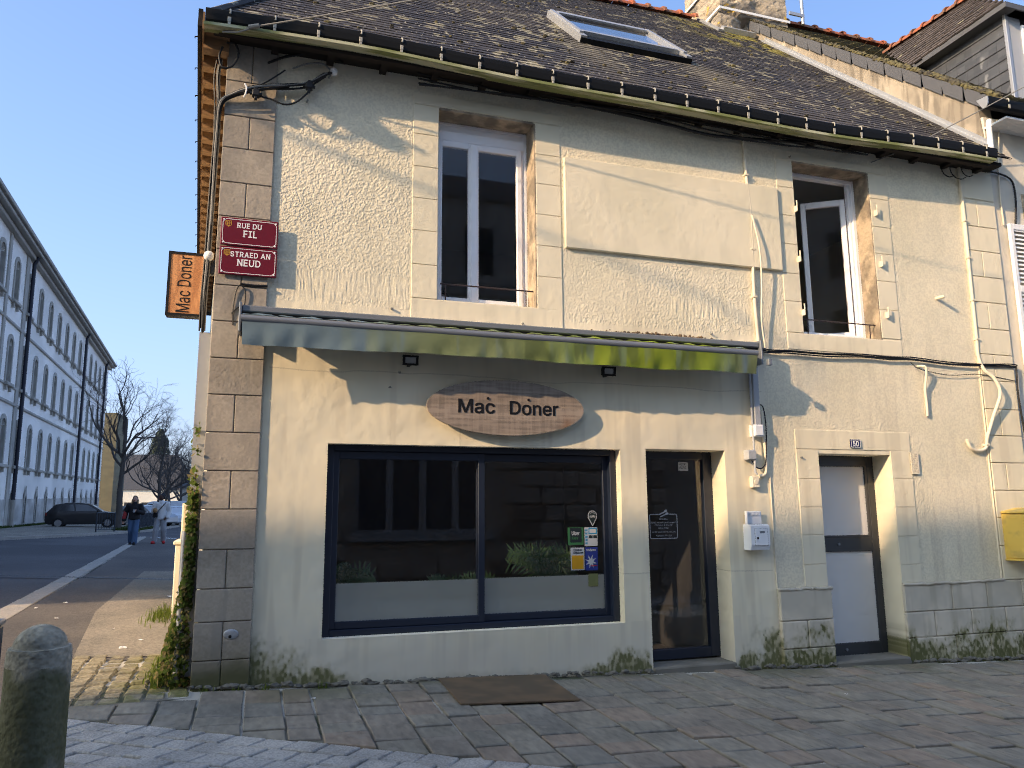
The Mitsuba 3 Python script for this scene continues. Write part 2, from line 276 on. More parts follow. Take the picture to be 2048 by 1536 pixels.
def asphalt_col(p, n, uv):
    a = fbm(p.x * 0.35, p.y * 0.35, 1.0, 4); g = noise(p.x * 70, p.y * 70)
    c = mix((0.088, 0.086, 0.088), (0.066, 0.064, 0.066), smoothstep(0.3, 0.7, a)); return c * (0.8 + 0.4 * g)
mat('asphalt', two(princ(proc(asphalt_col), 0.85)))
mat('asphalt_path', two(princ(proc(lambda p, n, uv: mix((0.105, 0.095, 0.085), (0.078, 0.072, 0.068), smoothstep(0.3, 0.7, fbm(p.x, p.y * 0.6, 5.0, 4))) * (0.75 + 0.5 * noise(p.x * 60, p.y * 60))), 0.9)))
mat('concrete_path', two(princ(proc(lambda p, n, uv: mix((0.21, 0.185, 0.15), (0.155, 0.14, 0.115), smoothstep(0.3, 0.7, fbm(p.x * 1.5, p.y, 5.0, 4))) * (0.72 + 0.56 * noise(p.x * 55, p.y * 55))), 0.9)))
mat('joint_sand', two(princ(proc(lambda p, n, uv: mix(mix((0.15, 0.14, 0.115), (0.06, 0.065, 0.04), smoothstep(0.4, 0.65, fbm(p.x * 5, p.y * 5, 1.0, 3))), (0.42, 0.40, 0.35), 0.85 * smoothstep(0.46, 0.58, fbm(p.x * 2.3, p.y * 1.6, 9.0, 3)))), 0.95)))
def slab_mat(name, a, b, mossy=0.0):
    def col(p, n, uv):
        f1 = fbm(p.x * 3, p.y * 3, 1.0, 4); f2 = fbm(p.x * 35, p.y * 12, 2.0, 3)
        c = mix(a, b, smoothstep(0.3, 0.7, f1)) * (0.72 + 0.56 * f2)
        c = mix(c, (0.23, 0.21, 0.18), 0.5 * smoothstep(0.7, 0.8, fbm(p.x * 9, p.y * 9, 8.0, 3)))
        near = 1 - smoothstep(0.1, 0.65, -p.y + 0.5 * (f1 - 0.5))
        return mix(c, (0.085, 0.085, 0.045), 0.6 * near * smoothstep(0.35, 0.6, fbm(p.x * 1.4, p.y * 3, 5.0, 3)))
    return mat(name, bump(two(princ(proc(col), 0.72, specular=0.35)), lambda p, n, uv: fbm(p.x * 30, p.y * 30, 4.0, 3) + 0.5 * fbm(p.x * 7, p.y * 7, 1.0, 2), 0.006))
SLABS = [slab_mat('slab_grey', (0.215, 0.196, 0.158), (0.172, 0.159, 0.13)), slab_mat('slab_mauve', (0.215, 0.188, 0.152), (0.172, 0.152, 0.125)),
         slab_mat('slab_brown', (0.235, 0.188, 0.145), (0.185, 0.154, 0.122)), slab_mat('slab_blue', (0.19, 0.178, 0.15), (0.152, 0.143, 0.122))]
def sett_col(p, n, uv): return mix((0.36, 0.345, 0.315), (0.27, 0.26, 0.24), smoothstep(0.3, 0.7, fbm(p.x * 5, p.y * 5, 1.0, 3))) * (0.75 + 0.5 * noise(p.x * 120, p.y * 120))
mat('granite_sett', bump(two(princ(proc(sett_col), 0.75)), lambda p, n, uv: fbm(p.x * 40, p.y * 40, 4.0, 3), 0.005))
def cob_col(p, n, uv):
    c = mix((0.26, 0.225, 0.15), (0.19, 0.17, 0.12), smoothstep(0.3, 0.7, fbm(p.x * 6, p.y * 6, 1.0, 4))) * (0.75 + 0.5 * noise(p.x * 70, p.y * 70))
    return mix(c, (0.15, 0.145, 0.035), 0.7 * smoothstep(-0.75, -0.25, p.x) * smoothstep(0.4, 0.6, fbm(p.x * 5, p.y * 5, 6.0, 3)))
mat('cobble', bump(two(princ(proc(cob_col), 0.85)), lambda p, n, uv: fbm(p.x * 28, p.y * 28, 4.0, 3), 0.012))
mat('kerb_granite', two(princ(proc(lambda p, n, uv: mix((0.33, 0.30, 0.26), (0.25, 0.235, 0.21), fbm(p.x * 6, p.y * 2, 1.0, 3)) * (0.85 + 0.3 * noise(p.x * 60, p.y * 60))), 0.8)))
mat('rust_plate', bump(two(princ(proc(lambda p, n, uv: mix((0.17, 0.115, 0.07), (0.12, 0.09, 0.06), smoothstep(0.35, 0.7, fbm(p.x * 4, p.y * 4, 1.0, 4)))), 0.6, metallic=0.3)),
    lambda p, n, uv: dr.maximum(0, dr.sin((p.x + p.y) * 150) * dr.sin((p.x - p.y) * 150)), 0.002))
mat('step_concrete', bump(two(princ(proc(lambda p, n, uv: mix((0.19, 0.175, 0.15), (0.11, 0.105, 0.085), fbm(p.x * 5, p.y * 5, p.z * 5, 4))), 0.9)), band_h, 0.004))
def bollard_col(p, n, uv):
    a = fbm(p.x * 7, p.y * 7, p.z * 7, 4); g = fbm(p.x * 60, p.y * 60, p.z * 60, 2)
    c = mix((0.30, 0.28, 0.22), (0.19, 0.18, 0.145), smoothstep(0.35, 0.65, a)) * (0.6 + 0.8 * g)
    m = smoothstep(0.40, 0.62, fbm(p.x * 5, p.y * 5, p.z * 3, 4) + 0.25 * (1 - dr.abs(p.z - 0.55) / 0.3)); return mix(c, (0.065, 0.07, 0.022), 0.75 * dr.select(p.z < 0.92, m, 0.0))
mat('bollard_granite', bump(two(princ(proc(bollard_col), 0.92)), lambda p, n, uv: fbm(p.x * 45, p.y * 45, p.z * 45, 3), 0.012))

# ------------------------------------------------------------------ the corner house (house coordinates: x along the front, y inwards, z up)
HF = dict(F=True)
house = thing('corner_house', 'cream rendered two storey corner house with mossy slate roof and a shopfront', 'house')
WIN1, WIN2 = (1.823, 2.748, 3.412, 5.213), (5.655, 6.649, 3.366, 5.25)
SHOP, SDOOR, DOOR50 = (0.932, 3.537, 0.612, 2.138), (3.797, 4.640, 0.17, 2.150), (5.725, 6.620, 0.10, 2.141)
wall = sbox(0.03, -0.5, 8.46, 5.62)
for a, b, c, d in (WIN1, WIN2, SHOP, SDOOR, DOOR50): wall = wall.difference(sbox(a, c, b, d))
WK = obj('wall', MB().front(wall, 0.0, 0.30), 'render_wall', house, **HF)
# side walls, back wall, floors and rooms inside
m = MB()
SD = np.array([-0.066, 1.0, 0]) / math.hypot(0.066, 1); SN = np.array([SD[1], -SD[0], 0])   # along the side street, and into the house
m.prism([(0.02, 0.30, -0.6), (-0.594, 9.3, -0.6), (-0.594, 9.3, 5.6), (0.02, 0.30, 5.6)], (0, 0, 0), SN * 0.28)
m.box(8.2, 8.455, 0.3, 9.0, -0.5, 5.5); m.box(-0.2, 8.2, 9.0, 9.3, -0.5, 5.5)
obj('side_wall', m, 'render_wall', house, **HF)
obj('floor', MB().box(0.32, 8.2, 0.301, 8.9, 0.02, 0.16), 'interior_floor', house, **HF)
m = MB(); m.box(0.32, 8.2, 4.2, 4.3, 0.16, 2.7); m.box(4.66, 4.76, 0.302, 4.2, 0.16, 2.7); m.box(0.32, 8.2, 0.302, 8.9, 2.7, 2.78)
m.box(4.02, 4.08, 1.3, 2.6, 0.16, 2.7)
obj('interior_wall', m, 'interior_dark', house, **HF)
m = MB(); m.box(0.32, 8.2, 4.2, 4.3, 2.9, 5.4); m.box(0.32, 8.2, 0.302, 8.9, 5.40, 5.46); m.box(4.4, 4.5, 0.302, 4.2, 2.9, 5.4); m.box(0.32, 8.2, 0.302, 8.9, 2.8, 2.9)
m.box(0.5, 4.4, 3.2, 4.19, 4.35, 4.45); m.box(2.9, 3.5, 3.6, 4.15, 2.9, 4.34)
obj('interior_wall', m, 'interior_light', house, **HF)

def block(name, x0, x1, z0, z1, proud, mt, parent=house, g=0.004, c=0.005, jit=0.0015):
    return obj(name, MB().cbox(x0 + g, x1 - g, -proud - rng.uniform(0, jit), 0.02, z0 + g, z1 - g, c), mt, parent, **HF)
# corner stones
QL = [-0.10, 0.327, 0.507, 0.782, 1.023, 1.311, 1.613, 1.905, 2.203, 2.498, 2.789, 3.088, 3.384, 3.679, 3.962, 4.258, 4.558, 4.844, 5.155, 5.54]
for k in range(1, len(QL)):
    z0, z1 = (QL[k - 1], QL[k]); 
    if k == 1: z0, z1 = -0.1, 0.507
    if k == 2: continue
    if k % 2 == 1 or k == 1:
        for a, b in ((0.0, 0.207), (0.207, 0.412)): block('quoin_stone', a, b, z0, z1, 0.028, 'quoin_stone', g=0.003)
    else: block('quoin_stone', 0.0, 0.412, z0, z1, 0.028, 'quoin_stone', g=0.003)
QR = [0.84, 1.194, 1.487, 1.779, 2.078, 2.376, 2.67, 2.987, 3.288, 3.581, 3.891, 4.192, 4.499, 4.795, 5.126, 5.50]
for k in range(1, len(QR)):
    cuts = [(7.972, 8.18), (8.18, 8.468)] if k % 2 == 0 else [(7.972, 8.468)]
    for a, b in cuts: block('quoin_block', a, b, QR[k - 1], QR[k], 0.020, 'band_render', g=0.0035)
# smooth bands round the openings
for x0, x1, zs in ((1.588, 1.821, (3.412, 3.717, 4.027, 4.327, 4.626, 4.935, 5.22)), (2.750, 3.0, (3.40, 3.709, 4.007, 4.309, 4.611, 4.905, 5.22)),
                   (5.442, 5.653, (3.369, 3.697, 3.995, 4.314, 4.628, 4.940, 5.25)), (6.651, 6.905, (3.38, 3.697, 4.017, 4.327, 4.634, 4.958, 5.25)),
                   (5.455, 5.723, (0.83, 1.062, 1.341, 1.610, 1.888, 2.178)), (6.622, 6.890, (0.845, 1.031, 1.313, 1.605, 1.899, 2.186))):
    for a, b in zip(zs, zs[1:]): block('surround_block', x0, x1, a, b, 0.007, 'band_render', g=0.0022, c=0.003)
for x0, x1, a, b in ((1.588, 3.0, 5.222, 5.335), (5.442, 6.905, 5.252, 5.335), (1.588, 3.0, 3.19, 3.408), (5.447, 6.905, 3.19, 3.364), (5.452, 6.892, 2.181, 2.378)):
    block('surround_block', x0, x1, a, b, 0.007, 'band_render', g=0.002, c=0.003)
# plinth
for x0, x1, a, b in ((5.14, 5.74, 0.548, 0.83), (5.14, 5.436, 0.295, 0.548), (5.436, 5.74, 0.295, 0.548), (5.14, 5.74, -0.05, 0.295)):
    block('plinth_block', x0, x1, a, b, 0.034, 'plinth_render', g=0.003, c=0.008)
rowz = ((0.566, 0.838, (6.622, 7.237, 7.708, 8.2, 8.466)), (0.316, 0.566, (6.622, 6.987, 7.472, 7.935, 8.466)), (-0.05, 0.316, (6.622, 7.235, 7.692, 8.15, 8.466)))
for a, b, xs in rowz:
    for x0, x1 in zip(xs, xs[1:]): block('plinth_block', x0, x1, a, b, 0.026, 'plinth_render', g=0.003, c=0.008)
m = MB()
for x0, x1 in ((5.135, 5.745), (6.622, 7.96)):
    p = [(x0 + (x1 - x0) * t, -0.02 - 0.012 * rng.random(), 0.838 + 0.006 * rng.standard_normal()) for t in np.linspace(0, 1, 24)]; obj('plinth_cap', MB().tube(p, 0.016, 6), 'plinth_render', house, smooth=True, **HF)
# crumbling joint along the foot of the wall
m = MB()
for x in np.arange(0.02, 8.4, 0.05):
    if 3.8 < x < 4.62 or 5.72 < x < 6.62: continue
    r = rng.uniform(0.012, 0.032); p = trimesh.creation.icosphere(1, r); v = p.vertices * [1.5, 0.7, 0.6] + rng.normal(0, 0.004, p.vertices.shape)
    m.add(v + [x + rng.uniform(-.02, .02), -0.035, float(gz(x, 0)) + rng.uniform(-0.005, 0.02)], p.faces)
stuffpart(obj('rubble_joint', m, 'step_concrete', house, **HF))
# the smooth board on the upper wall
obj('wall_panel', MB().cbox(3.033, 5.425, -0.036, 0.01, 4.008, 4.905, 0.004), 'band_render', house, **HF)
# raw stone reveals of the two upper windows
for (a, b, c, d) in (WIN1, WIN2):
    k = obj('stone_reveal', MB().cbox(b - 0.012, b + 0.01, -0.004, 0.235, c, d, 0.004), 'raw_stone', house, **HF)
    obj('stone_lintel', MB().cbox(a, b - 0.012, -0.004, 0.235, d - 0.014, d + 0.01, 0.004), 'raw_stone', house, **HF)

def casement(parent, x0, x1, z0, z1, y, w=0.042, d=0.045, mt='pvc_white'):
    key = obj('sash', MB().cbox(x0, x0 + w, y, y + d, z0, z1, .005).cbox(x1 - w, x1, y, y + d, z0, z1, .005).cbox(x0 + w, x1 - w, y + .001, y + d, z0, z0 + w * 1.2, .005).cbox(x0 + w, x1 - w, y + .001, y + d, z1 - w * 1.2, z1, .005), mt, parent, **HF)
    obj('pane', MB().quad((x0 + w, y + .02, z0 + w), (x1 - w, y + .02, z0 + w), (x1 - w, y + .02, z1 - w), (x0 + w, y + .02, z1 - w)), 'glass_coated', parent, **HF)
    return key
def winframe(name, a, b, c, d, y, w, mt, step=True):
    m = MB(); m.cbox(a, a + w, y, y + 0.07, c, d, .004).cbox(b - w, b, y, y + 0.07, c, d, .004).cbox(a + w, b - w, y + .001, y + .07, d - w, d, .004).cbox(a + w, b - w, y + .001, y + .07, c, c + w, .004)
    if step: m.cbox(b - w - 0.03, b - w, y + .022, y + .069, c + w, d - w, .004)
    return obj(name, m, mt, house, **HF)
# left upper window, closed
a, b, c, d = WIN1
w1 = winframe('window', a, b - 0.012, c, d - 0.014, 0.20, 0.028, 'pvc_white'); labels[w1] = {'label': 'closed white two leaf window above the awning'}
casement(w1, a + 0.028, 2.20, c + 0.028, d - 0.20, 0.185, 0.05); casement(w1, 2.20, b - 0.07, c + 0.028, d - 0.20, 0.186, 0.05)
obj('rail', MB().cbox(a + 0.028, b - 0.04, 0.19, 0.25, d - 0.20, d - 0.10, .006).cbox(a + .028, b - .04, 0.205, 0.25, d - 0.10, d - 0.042, .006).cbox(2.17, 2.235, 0.172, 0.20, c + .04, d - .21, .006), 'pvc_white', w1, **HF)
# right upper window, left leaf swung inwards, right leaf half open
a, b, c, d = WIN2
w2 = winframe('window', a, b - 0.012, c, d - 0.014, 0.20, 0.045, 'pvc_white'); labels[w2] = {'label': 'white window standing half open above the door'}
m = MB(); W = 0.47; m.cbox(0, .055, 0, .045, 0, 1.60, .005).cbox(W - .055, W, 0, .045, 0, 1.60, .005).cbox(.055, W - .055, .001, .045, 0, .07, .005).cbox(.055, W - .055, .001, .045, 1.53, 1.60, .005)
th = math.radians(33)
def swing(v): v = np.array(v); x = v[:, 0] - W; y = v[:, 1]; return np.stack([6.53 + x * math.cos(th) + y * math.sin(th), 0.24 - x * math.sin(th) + y * math.cos(th), 3.43 + v[:, 2]], 1)
obj('sash', m.xf(swing), 'pvc_white', w2, **HF)
obj('pane', MB().quad((.05, .02, .06), (W - .05, .02, .06), (W - .05, .02, 1.54), (.05, .02, 1.54)).xf(swing), 'glass_coated', w2, **HF)
obj('sill', MB().cbox(a + .01, b - 0.13, 0.10, 0.199, c, c + 0.05, .006), 'pvc_white', w2, **HF)
# iron safety rails
for (x0, x1, z, zb, p0, p1, host) in ((1.86, 2.735, 3.578, 3.412, 1.909, 2.665, w1), (5.66, 6.64, 3.535, 3.366, 5.76, 6.56, w2)):
    m = MB().tube([(x0, 0.06, z), (x1, 0.06, z)], 0.007, 6)
    for p in (p0, p1): m.tube([(p, 0.06, z), (p, 0.06, zb - .01)], 0.006, 6)
    obj('safety_rail', m, 'rail_iron', host, smooth=30, **HF)
# shutter pins of the right window
for x, z in ((5.648, 4.70), (5.645, 4.15), (5.652, 3.58), (6.70, 4.78), (6.71, 4.20), (6.73, 3.63)):
    m = MB().cbox(x - .008, x + .008, -.05, 0.01, z - .03, z + .035, .004).tube([(x, -.045, z + .03), (x, -.045, z + .09)], 0.007, 6); obj('shutter_pin', m, 'paint_cream', house, **HF)
# shop window: navy sliding frame
a, b, c, d = SHOP; y = 0.095
m = MB(); w = 0.062
m.cbox(a, a + w, y, y + .12, c, d, .004).cbox(b - w, b, y, y + .12, c, d, .004).cbox(a + w, b - w, y + .001, y + .12, d - .05, d, .004).cbox(a + w, b - w, y + .001, y + .12, c, c + 0.05, .004)
sw = obj('shop_window', m, 'navy_frame', house, **HF); labels[sw] = {'label': 'wide navy framed sliding shop window under the oval board'}
for x0, x1, yy in ((a + .05, 2.285, y + .022), (2.225, b - .05, y + .065)):
    w = 0.058; z0, z1 = c + .052, d - .052
    obj('sash', MB().cbox(x0, x0 + w, yy, yy + .04, z0, z1, .004).cbox(x1 - w, x1, yy, yy + .04, z0, z1, .004).cbox(x0 + w, x1 - w, yy + .001, yy + .04, z0, z0 + w, .004).cbox(x0 + w, x1 - w, yy + .001, yy + .04, z1 - w * 1.1, z1, .004), 'navy_frame', sw, **HF)
    obj('pane', MB().quad((x0 + w, yy + .02, z0 + w), (x1 - w, yy + .02, z0 + w), (x1 - w, yy + .02, z1 - w), (x0 + w, yy + .02, z1 - w)), 'glass_pane', sw, **HF)
    k = obj('frosted_film', MB().quad((x0 + w, yy + .026, z0 + w), (x1 - w, yy + .026, z0 + w), (x1 - w, yy + .026, 1.018), (x0 + w, yy + .026, 1.018)), 'frost_film', sw, **HF); labels[k] = {'label': 'frosted film strip along the bottom of the glass'}
# shop door
a, b, c, d = SDOOR; y = 0.235
m = MB().cbox(a, a + .03, y, y + .06, c + .06, d, .004).cbox(b - .10, b, y, y + .06, c + .06, d, .004).cbox(a + .03, b - .10, y + .001, y + .06, d - .075, d, .004).cbox(a + .03, b - .10, y + .001, y + .06, c + .06, c + .15, .004)
sd = obj('shop_door', m, 'navy_frame', house, **HF); labels[sd] = {'label': 'navy framed glass door of the shop'}
obj('pane', MB().quad((a + .03, y + .03, c + .15), (b - .10, y + .03, c + .15), (b - .10, y + .03, d - .075), (a + .03, y + .03, d - .075)), 'glass_pane', sd, **HF)
obj('handle', MB().tube([(3.86, y, 1.07), (3.86, y - .05, 1.09), (3.86, y - .055, 1.2), (3.86, y - .05, 1.31), (3.86, y, 1.33)], 0.012, 8, 4), 'alu_grey', sd, smooth=True, **HF)
obj('doorstep', MB().cbox(a, b, -0.03, 0.31, -0.1, 0.215, .01), 'step_concrete', house, **HF)
# door number fifty
a, b, c, d = DOOR50; y = 0.245
m = MB().cbox(a, a + .03, y, y + .06, c + .04, d, .004).cbox(b - .085, b, y, y + .06, c + .04, d, .004).cbox(a + .03, b - .085, y + .001, y + .06, d - .11, d, .004).cbox(a + .03, b - .085, y + .001, y + .06, c + .04, c + .16, .004).cbox(a + .03, b - .085, y + .001, y + .06, 1.16, 1.30, .004)
dd = obj('house_door', m, 'graphite_frame', house, **HF); labels[dd] = {'label': 'dark framed door with two pale grey panels below the number plate'}
for z0, z1 in ((c + .16, 1.16), (1.30, d - .11)):
    obj('door_panel', MB().cbox(a + .03, b - .085, y + .022, y + .04, z0, z1, .002), 'door_panel', dd, **HF)
m = MB().cbox(b - .115, b - .085, y + .004, y + .03, 1.30, d - .11, .004).cbox(a + .03, b - .115, y + .004, y + .03, 1.30, 1.325, .004); obj('glazing_bead', m, 'graphite_frame', dd, **HF)
for z in (1.235, c + .10): obj('lock', MB().lathe([(0, -.006), (.014, -.006), (.014, .006), (0, .006)], n=16).xf(lambda v, z=z: np.stack([v[:, 0] + 6.10, y - .003 + v[:, 2], v[:, 1] + z], 1)), 'alu_grey', dd, **HF)
obj('doorstep', MB().cbox(a, b, -0.05, 0.31, -0.1, 0.145, .012), 'step_concrete', house, **HF)
# vents
def vent(x0, x1, z0, z1, rows, cols):
    k = obj('vent_grille', MB().front(sbox(x0, z0, x1, z1).difference(unary_union([sbox(x0 + (i + .25) * (x1 - x0 - .02) / cols + .01, z0 + (j + .25) * (z1 - z0 - .02) / rows + .01, x0 + (i + .8) * (x1 - x0 - .02) / cols + .01, z0 + (j + .8) * (z1 - z0 - .02) / rows + .01) for i in range(cols) for j in range(rows)])), -.020, -.014), 'paint_cream', house, **HF)
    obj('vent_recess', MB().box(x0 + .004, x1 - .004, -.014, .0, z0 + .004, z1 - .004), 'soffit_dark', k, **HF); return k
labels[vent(6.872, 6.973, 1.945, 2.168, 10, 5)] = {'label': 'tall cream vent grille beside the door surround'}
labels[vent(6.735, 6.952, 0.315, 0.468, 9, 1)] = {'label': 'square louvred vent low in the mossy plinth'}
m = MB()     # corner bead of the right corner, rusted seam on the lower wall
m = MB().tube([(7.958, -.006, .85), (7.955, -.008, 2.2), (7.962, -.008, 3.2), (7.968, -.006, 5.45)], .009, 6); obj('corner_bead', m, 'paint_cream', house, smooth=True, **HF); obj('corner_bead', MB().tube([(5.135, -.008, .84), (5.13, -.008, 1.9)], .006, 6), 'paint_cream', house, smooth=True, **HF)
for x, z in ((1.42, 3.30), (2.60, 3.25), (0.17, 5.2), (0.66, 5.08), (4.55, 3.29), (1.42, 2.62), (0.43, 3.2), (5.5, 2.1), (5.62, 5.29), (1.5, 2.75)):
    obj('wall_plug', MB().tube([(x, .0, z), (x + .004, -.03, z - .004)], .009, 6), 'cable_grey', house, **HF)

# ---- roof
def RZ(y): return 5.53 + 0.98 * (y + 0.30)
NRM = np.array([0, -0.98, 1.0]) / math.hypot(0.98, 1); UPS = np.array([0, 1, 0.98]) / math.hypot(0.98, 1)
def ridge_y(x): return np.interp(x, [2.3, 4.86, 6.16, 7.8, 8.5], [4.05, 4.32, 4.62, 4.72, 4.74])
def hipx(y): return -0.13 + (y + 0.30) * 0.50
m = MB()
m.add(np.array([(-0.14, -.30, RZ(-.30)), (8.46, -.30, RZ(-.30)), (8.46, 4.74, RZ(4.74)), (6.16, 4.62, RZ(4.62)), (4.86, 4.32, RZ(4.32)), (2.06, 4.05, RZ(4.05))]), np.array([[0, 1, 2], [0, 2, 3], [0, 3, 4], [0, 4, 5]]))
m.add(np.array([(-0.14, -.30, RZ(-.30)), (2.06, 4.05, RZ(4.05)), (1.8, 8.0, RZ(4.05)), (-0.8, 9.5, RZ(-.30))]), np.array([[0, 1, 2], [0, 2, 3]]))
m.add(np.array([(2.06, 4.05, RZ(4.05)), (4.86, 4.32, RZ(4.32)), (8.46, 4.74, RZ(4.74)), (8.46, 9.6, 5.5), (-.8, 9.6, 5.5), (1.8, 8.0, RZ(4.05))]), np.array([[0, 1, 2], [0, 2, 3], [0, 3, 4], [0, 4, 5]]))
RK = obj('roof', m, 'roof_slate', house, **HF)
# courses of slates, each slate a thin plate; too small to pick apart
EXP, SW = 0.115, 0.205
V, Fc, n0 = [], [], 0
SKY4 = (3.72, 5.33, 1.16, 2.30)
row = 0; s = 0.0
while True:
    y = -.30 + s * UPS[1]
    if y > 4.72: break
    xs = np.arange(-0.2 + (row % 2) * SW / 2, 8.5, SW); 
    for x in xs:
        x0, x1 = x + .002, x + SW - .002 
        if x0 < hipx(y): x0 = hipx(y)
        x1 = min(x1, 8.455)
        if x1 - x0 < .02 or y > ridge_y((x0 + x1) / 2) - .06: continue
        if x0 > SKY4[0] and x1 < SKY4[1] and SKY4[2] < y < SKY4[3] - .1: continue
        t = 0.006 + rng.uniform(0, .003); lift = 0.010 + rng.uniform(0, .0025); L = EXP * 1.5; ds = rng.normal(0, .003)
        base = np.array([0, -.30, RZ(-.30)]) + UPS * (s + ds)
        c = [base + np.array([xx, 0, 0]) + UPS * u + NRM * h for xx in (x0, x1) for u, h in ((0, lift), (0, lift + t), (L, .001), (L, .001 + t))]
        V += c; o = n0
        Fc += [[o + 1, o + 7, o + 5], [o + 1, o + 3, o + 7]][::1] if False else [[o + 1, o + 5, o + 7], [o + 1, o + 7, o + 3], [o, o + 4, o + 5], [o, o + 5, o + 1], [o, o + 1, o + 3], [o, o + 3, o + 2], [o + 4, o + 7, o + 5], [o + 4, o + 6, o + 7]]
        n0 += 8
    row += 1; s += EXP
stuffpart(obj('slate_courses', (np.array(V), np.array(Fc)), 'roof_slate', RK, **HF))
# hip slates and ridge tiles
m = MB(); p = [(hipx(y), y, RZ(y) + .03) for y in np.linspace(-.28, 4.0, 30)]; m.tube(p, .035, 6); obj('hip_capping', m, 'roof_slate', RK, **HF)
def ridge_tile(p, q, parent, F=True, r=.10):
    p, q = np.array(p, float), np.array(q, float); d = q - p; L = np.linalg.norm(d); d /= L; sd = np.cross(d, [0, 0, 1]); sd /= np.linalg.norm(sd); u = np.cross(sd, d)
    th = np.linspace(-0.25, math.pi + 0.25, 8); rings = []
    for t, rr in ((0, r * 1.32), (.16, r * 1.32), (.17, r), (1.04, r * .97)):
        for k in (1.0, .86): rings.append([p + d * L * t + (math.cos(a) * sd * 1.15 + math.sin(a) * u * .8) * rr * k for a in th])
    v = np.array(rings).reshape(-1, 3); f = []
    for i in range(3):
        for k in range(7):
            A, B = 2 * i * 8 + k, 2 * (i + 1) * 8 + k; f += [[A, A + 1, B + 1], [A, B + 1, B], [A + 8, B + 8, B + 9], [A + 8, B + 9, A + 9]]
    for k in range(7): f += [[k, k + 8, k + 9], [k, k + 9, k + 1], [48 + k, 48 + k + 1, 48 + k + 9], [48 + k, 48 + k + 9, 48 + k + 8]]
    return obj('ridge_tile', (v, np.array(f)), 'ridge_clay', parent, F=F, smooth=40)
x = 4.3
while x < 7.6:
    ridge_tile((x + .33, ridge_y(x + .33), RZ(ridge_y(x + .33)) + rng.uniform(-.01, .01)), (x, ridge_y(x), RZ(ridge_y(x)) + rng.uniform(-.01, .012)), RK); x += .33
# moss cushions and lichen crumbs on the slates
m = MB()
for k in range(260):
    x, y = rng.uniform(0.6, 8.3), rng.uniform(-.2, 4.4)
    if SKY4[0] - .1 < x < SKY4[1] + .1 and SKY4[2] - .1 < y < SKY4[3] + .1 or x < hipx(y) + .1: continue
    r = rng.uniform(.010, .028); i = trimesh.creation.icosphere(0, r); m.add((i.vertices * rng.uniform(.7, 1.4, 3)) * [1.2, 1, .7] + np.array([x, y, RZ(y)]) + NRM * .018, i.faces)
stuffpart(obj('moss_cushions', m, 'mossy_slate', RK, **HF))
# skylight
sx0, sx1, sy0, sy1 = 3.76, 5.24, 1.20, 2.26
def rp(x, y, h): return np.array([x, y, RZ(y)]) + NRM * h
def rbox(mb, x0, x1, y0, y1, h0, h1):
    return mb.add(np.array([rp(x, y, h) for x in (x0, x1) for y in (y0, y1) for h in (h0, h1)]), BOXF)
m = MB(); rbox(m, sx0, sx0 + .08, sy0 + .002, sy1, -.02, .10); rbox(m, sx1 - .08, sx1, sy0 + .002, sy1, -.02, .10); rbox(m, sx0 + .08, sx1 - .08, sy1 - .10, sy1, -.02, .10)
k = obj('skylight', m, 'zinc', RK, **HF); labels[k] = {'label': 'zinc framed skylight set in the slates'}
m = MB(); rbox(m, sx0 + .002, sx1, sy0 - .01, sy0 + .08, -.02, .075); obj('skylight_base', m, 'gutter_black', RK, **HF)
m = MB(); rbox(m, sx0 + .1, sx1 - .1, sy0 + .16, sy0 + .22, .03, .115); rbox(m, sx0 + .02, sx0 + .07, sy0 + .1, sy1 - .02, .101, .122); rbox(m, sx1 - .07, sx1 - .02, sy0 + .1, sy1 - .02, .101, .122); rbox(m, sx0 + .10, sx1 - .10, sy1 - .13, sy1 - .04, .101, .122)
obj('skylight_sash', m, 'zinc', RK, **HF)
obj('skylight_pane', MB().quad(rp(sx0 + .08, sy0 + .1, .085), rp(sx1 - .08, sy0 + .1, .085), rp(sx1 - .08, sy1 - .1, .085), rp(sx0 + .08, sy1 - .1, .085)), 'glass_pane', RK, **HF)
m = MB(); rbox(m, sx0 + .1, sx1 - .1, sy0 + .08, sy1 - .1, -.03, .0); obj('skylight_shaft', m, 'interior_dark', RK, **HF)
# gutter along the front and the side
def gutter_profile(): return [(-.335, .130), (-.345, .120), (-.345, .085), (-.338, .03), (-.318, .004), (-.27, .0), (-.27, .006), (-.313, .010), (-.331, .033), (-.337, .085), (-.327, .120)]
xs = np.linspace(-.16, 8.20, 40); sag = 0.012 * np.sin(xs * 1.9) + np.interp(xs, [-.16, 1.2, 4.1, 6, 8.2], [.0, .028, -.022, -.012, .03])
pr = gutter_profile(); V, Fc = [], []
for x, sg in zip(xs, sag):
    for yy, zz in pr: V.append((x, yy, 5.452 + zz + sg))
n = len(pr)
for i in range(len(xs) - 1):
    for k in range(n): Fc.append([i * n + k, i * n + (k + 1) % n, (i + 1) * n + (k + 1) % n, (i + 1) * n + k])
GK = obj('gutter', (np.array(V), np.array(Fc)), 'gutter_black', house, **HF)
def sagat(x): return float(np.interp(x, xs, sag))
m = MB()
for a, b in zip(np.linspace(-.17, 8.16, 30)[:-1], np.linspace(-.17, 8.16, 30)[1:]):
    za, zb = 5.424 + sagat(a), 5.424 + sagat(b); v = np.array([(x, y, z + dz) for x, z in ((a, za), (b, zb)) for y in (-.352, -.24) for dz in (0, .026)]); m.add(v, BOXF)
obj('eave_board', m, 'eave_board', house, **HF)
x = 0.02
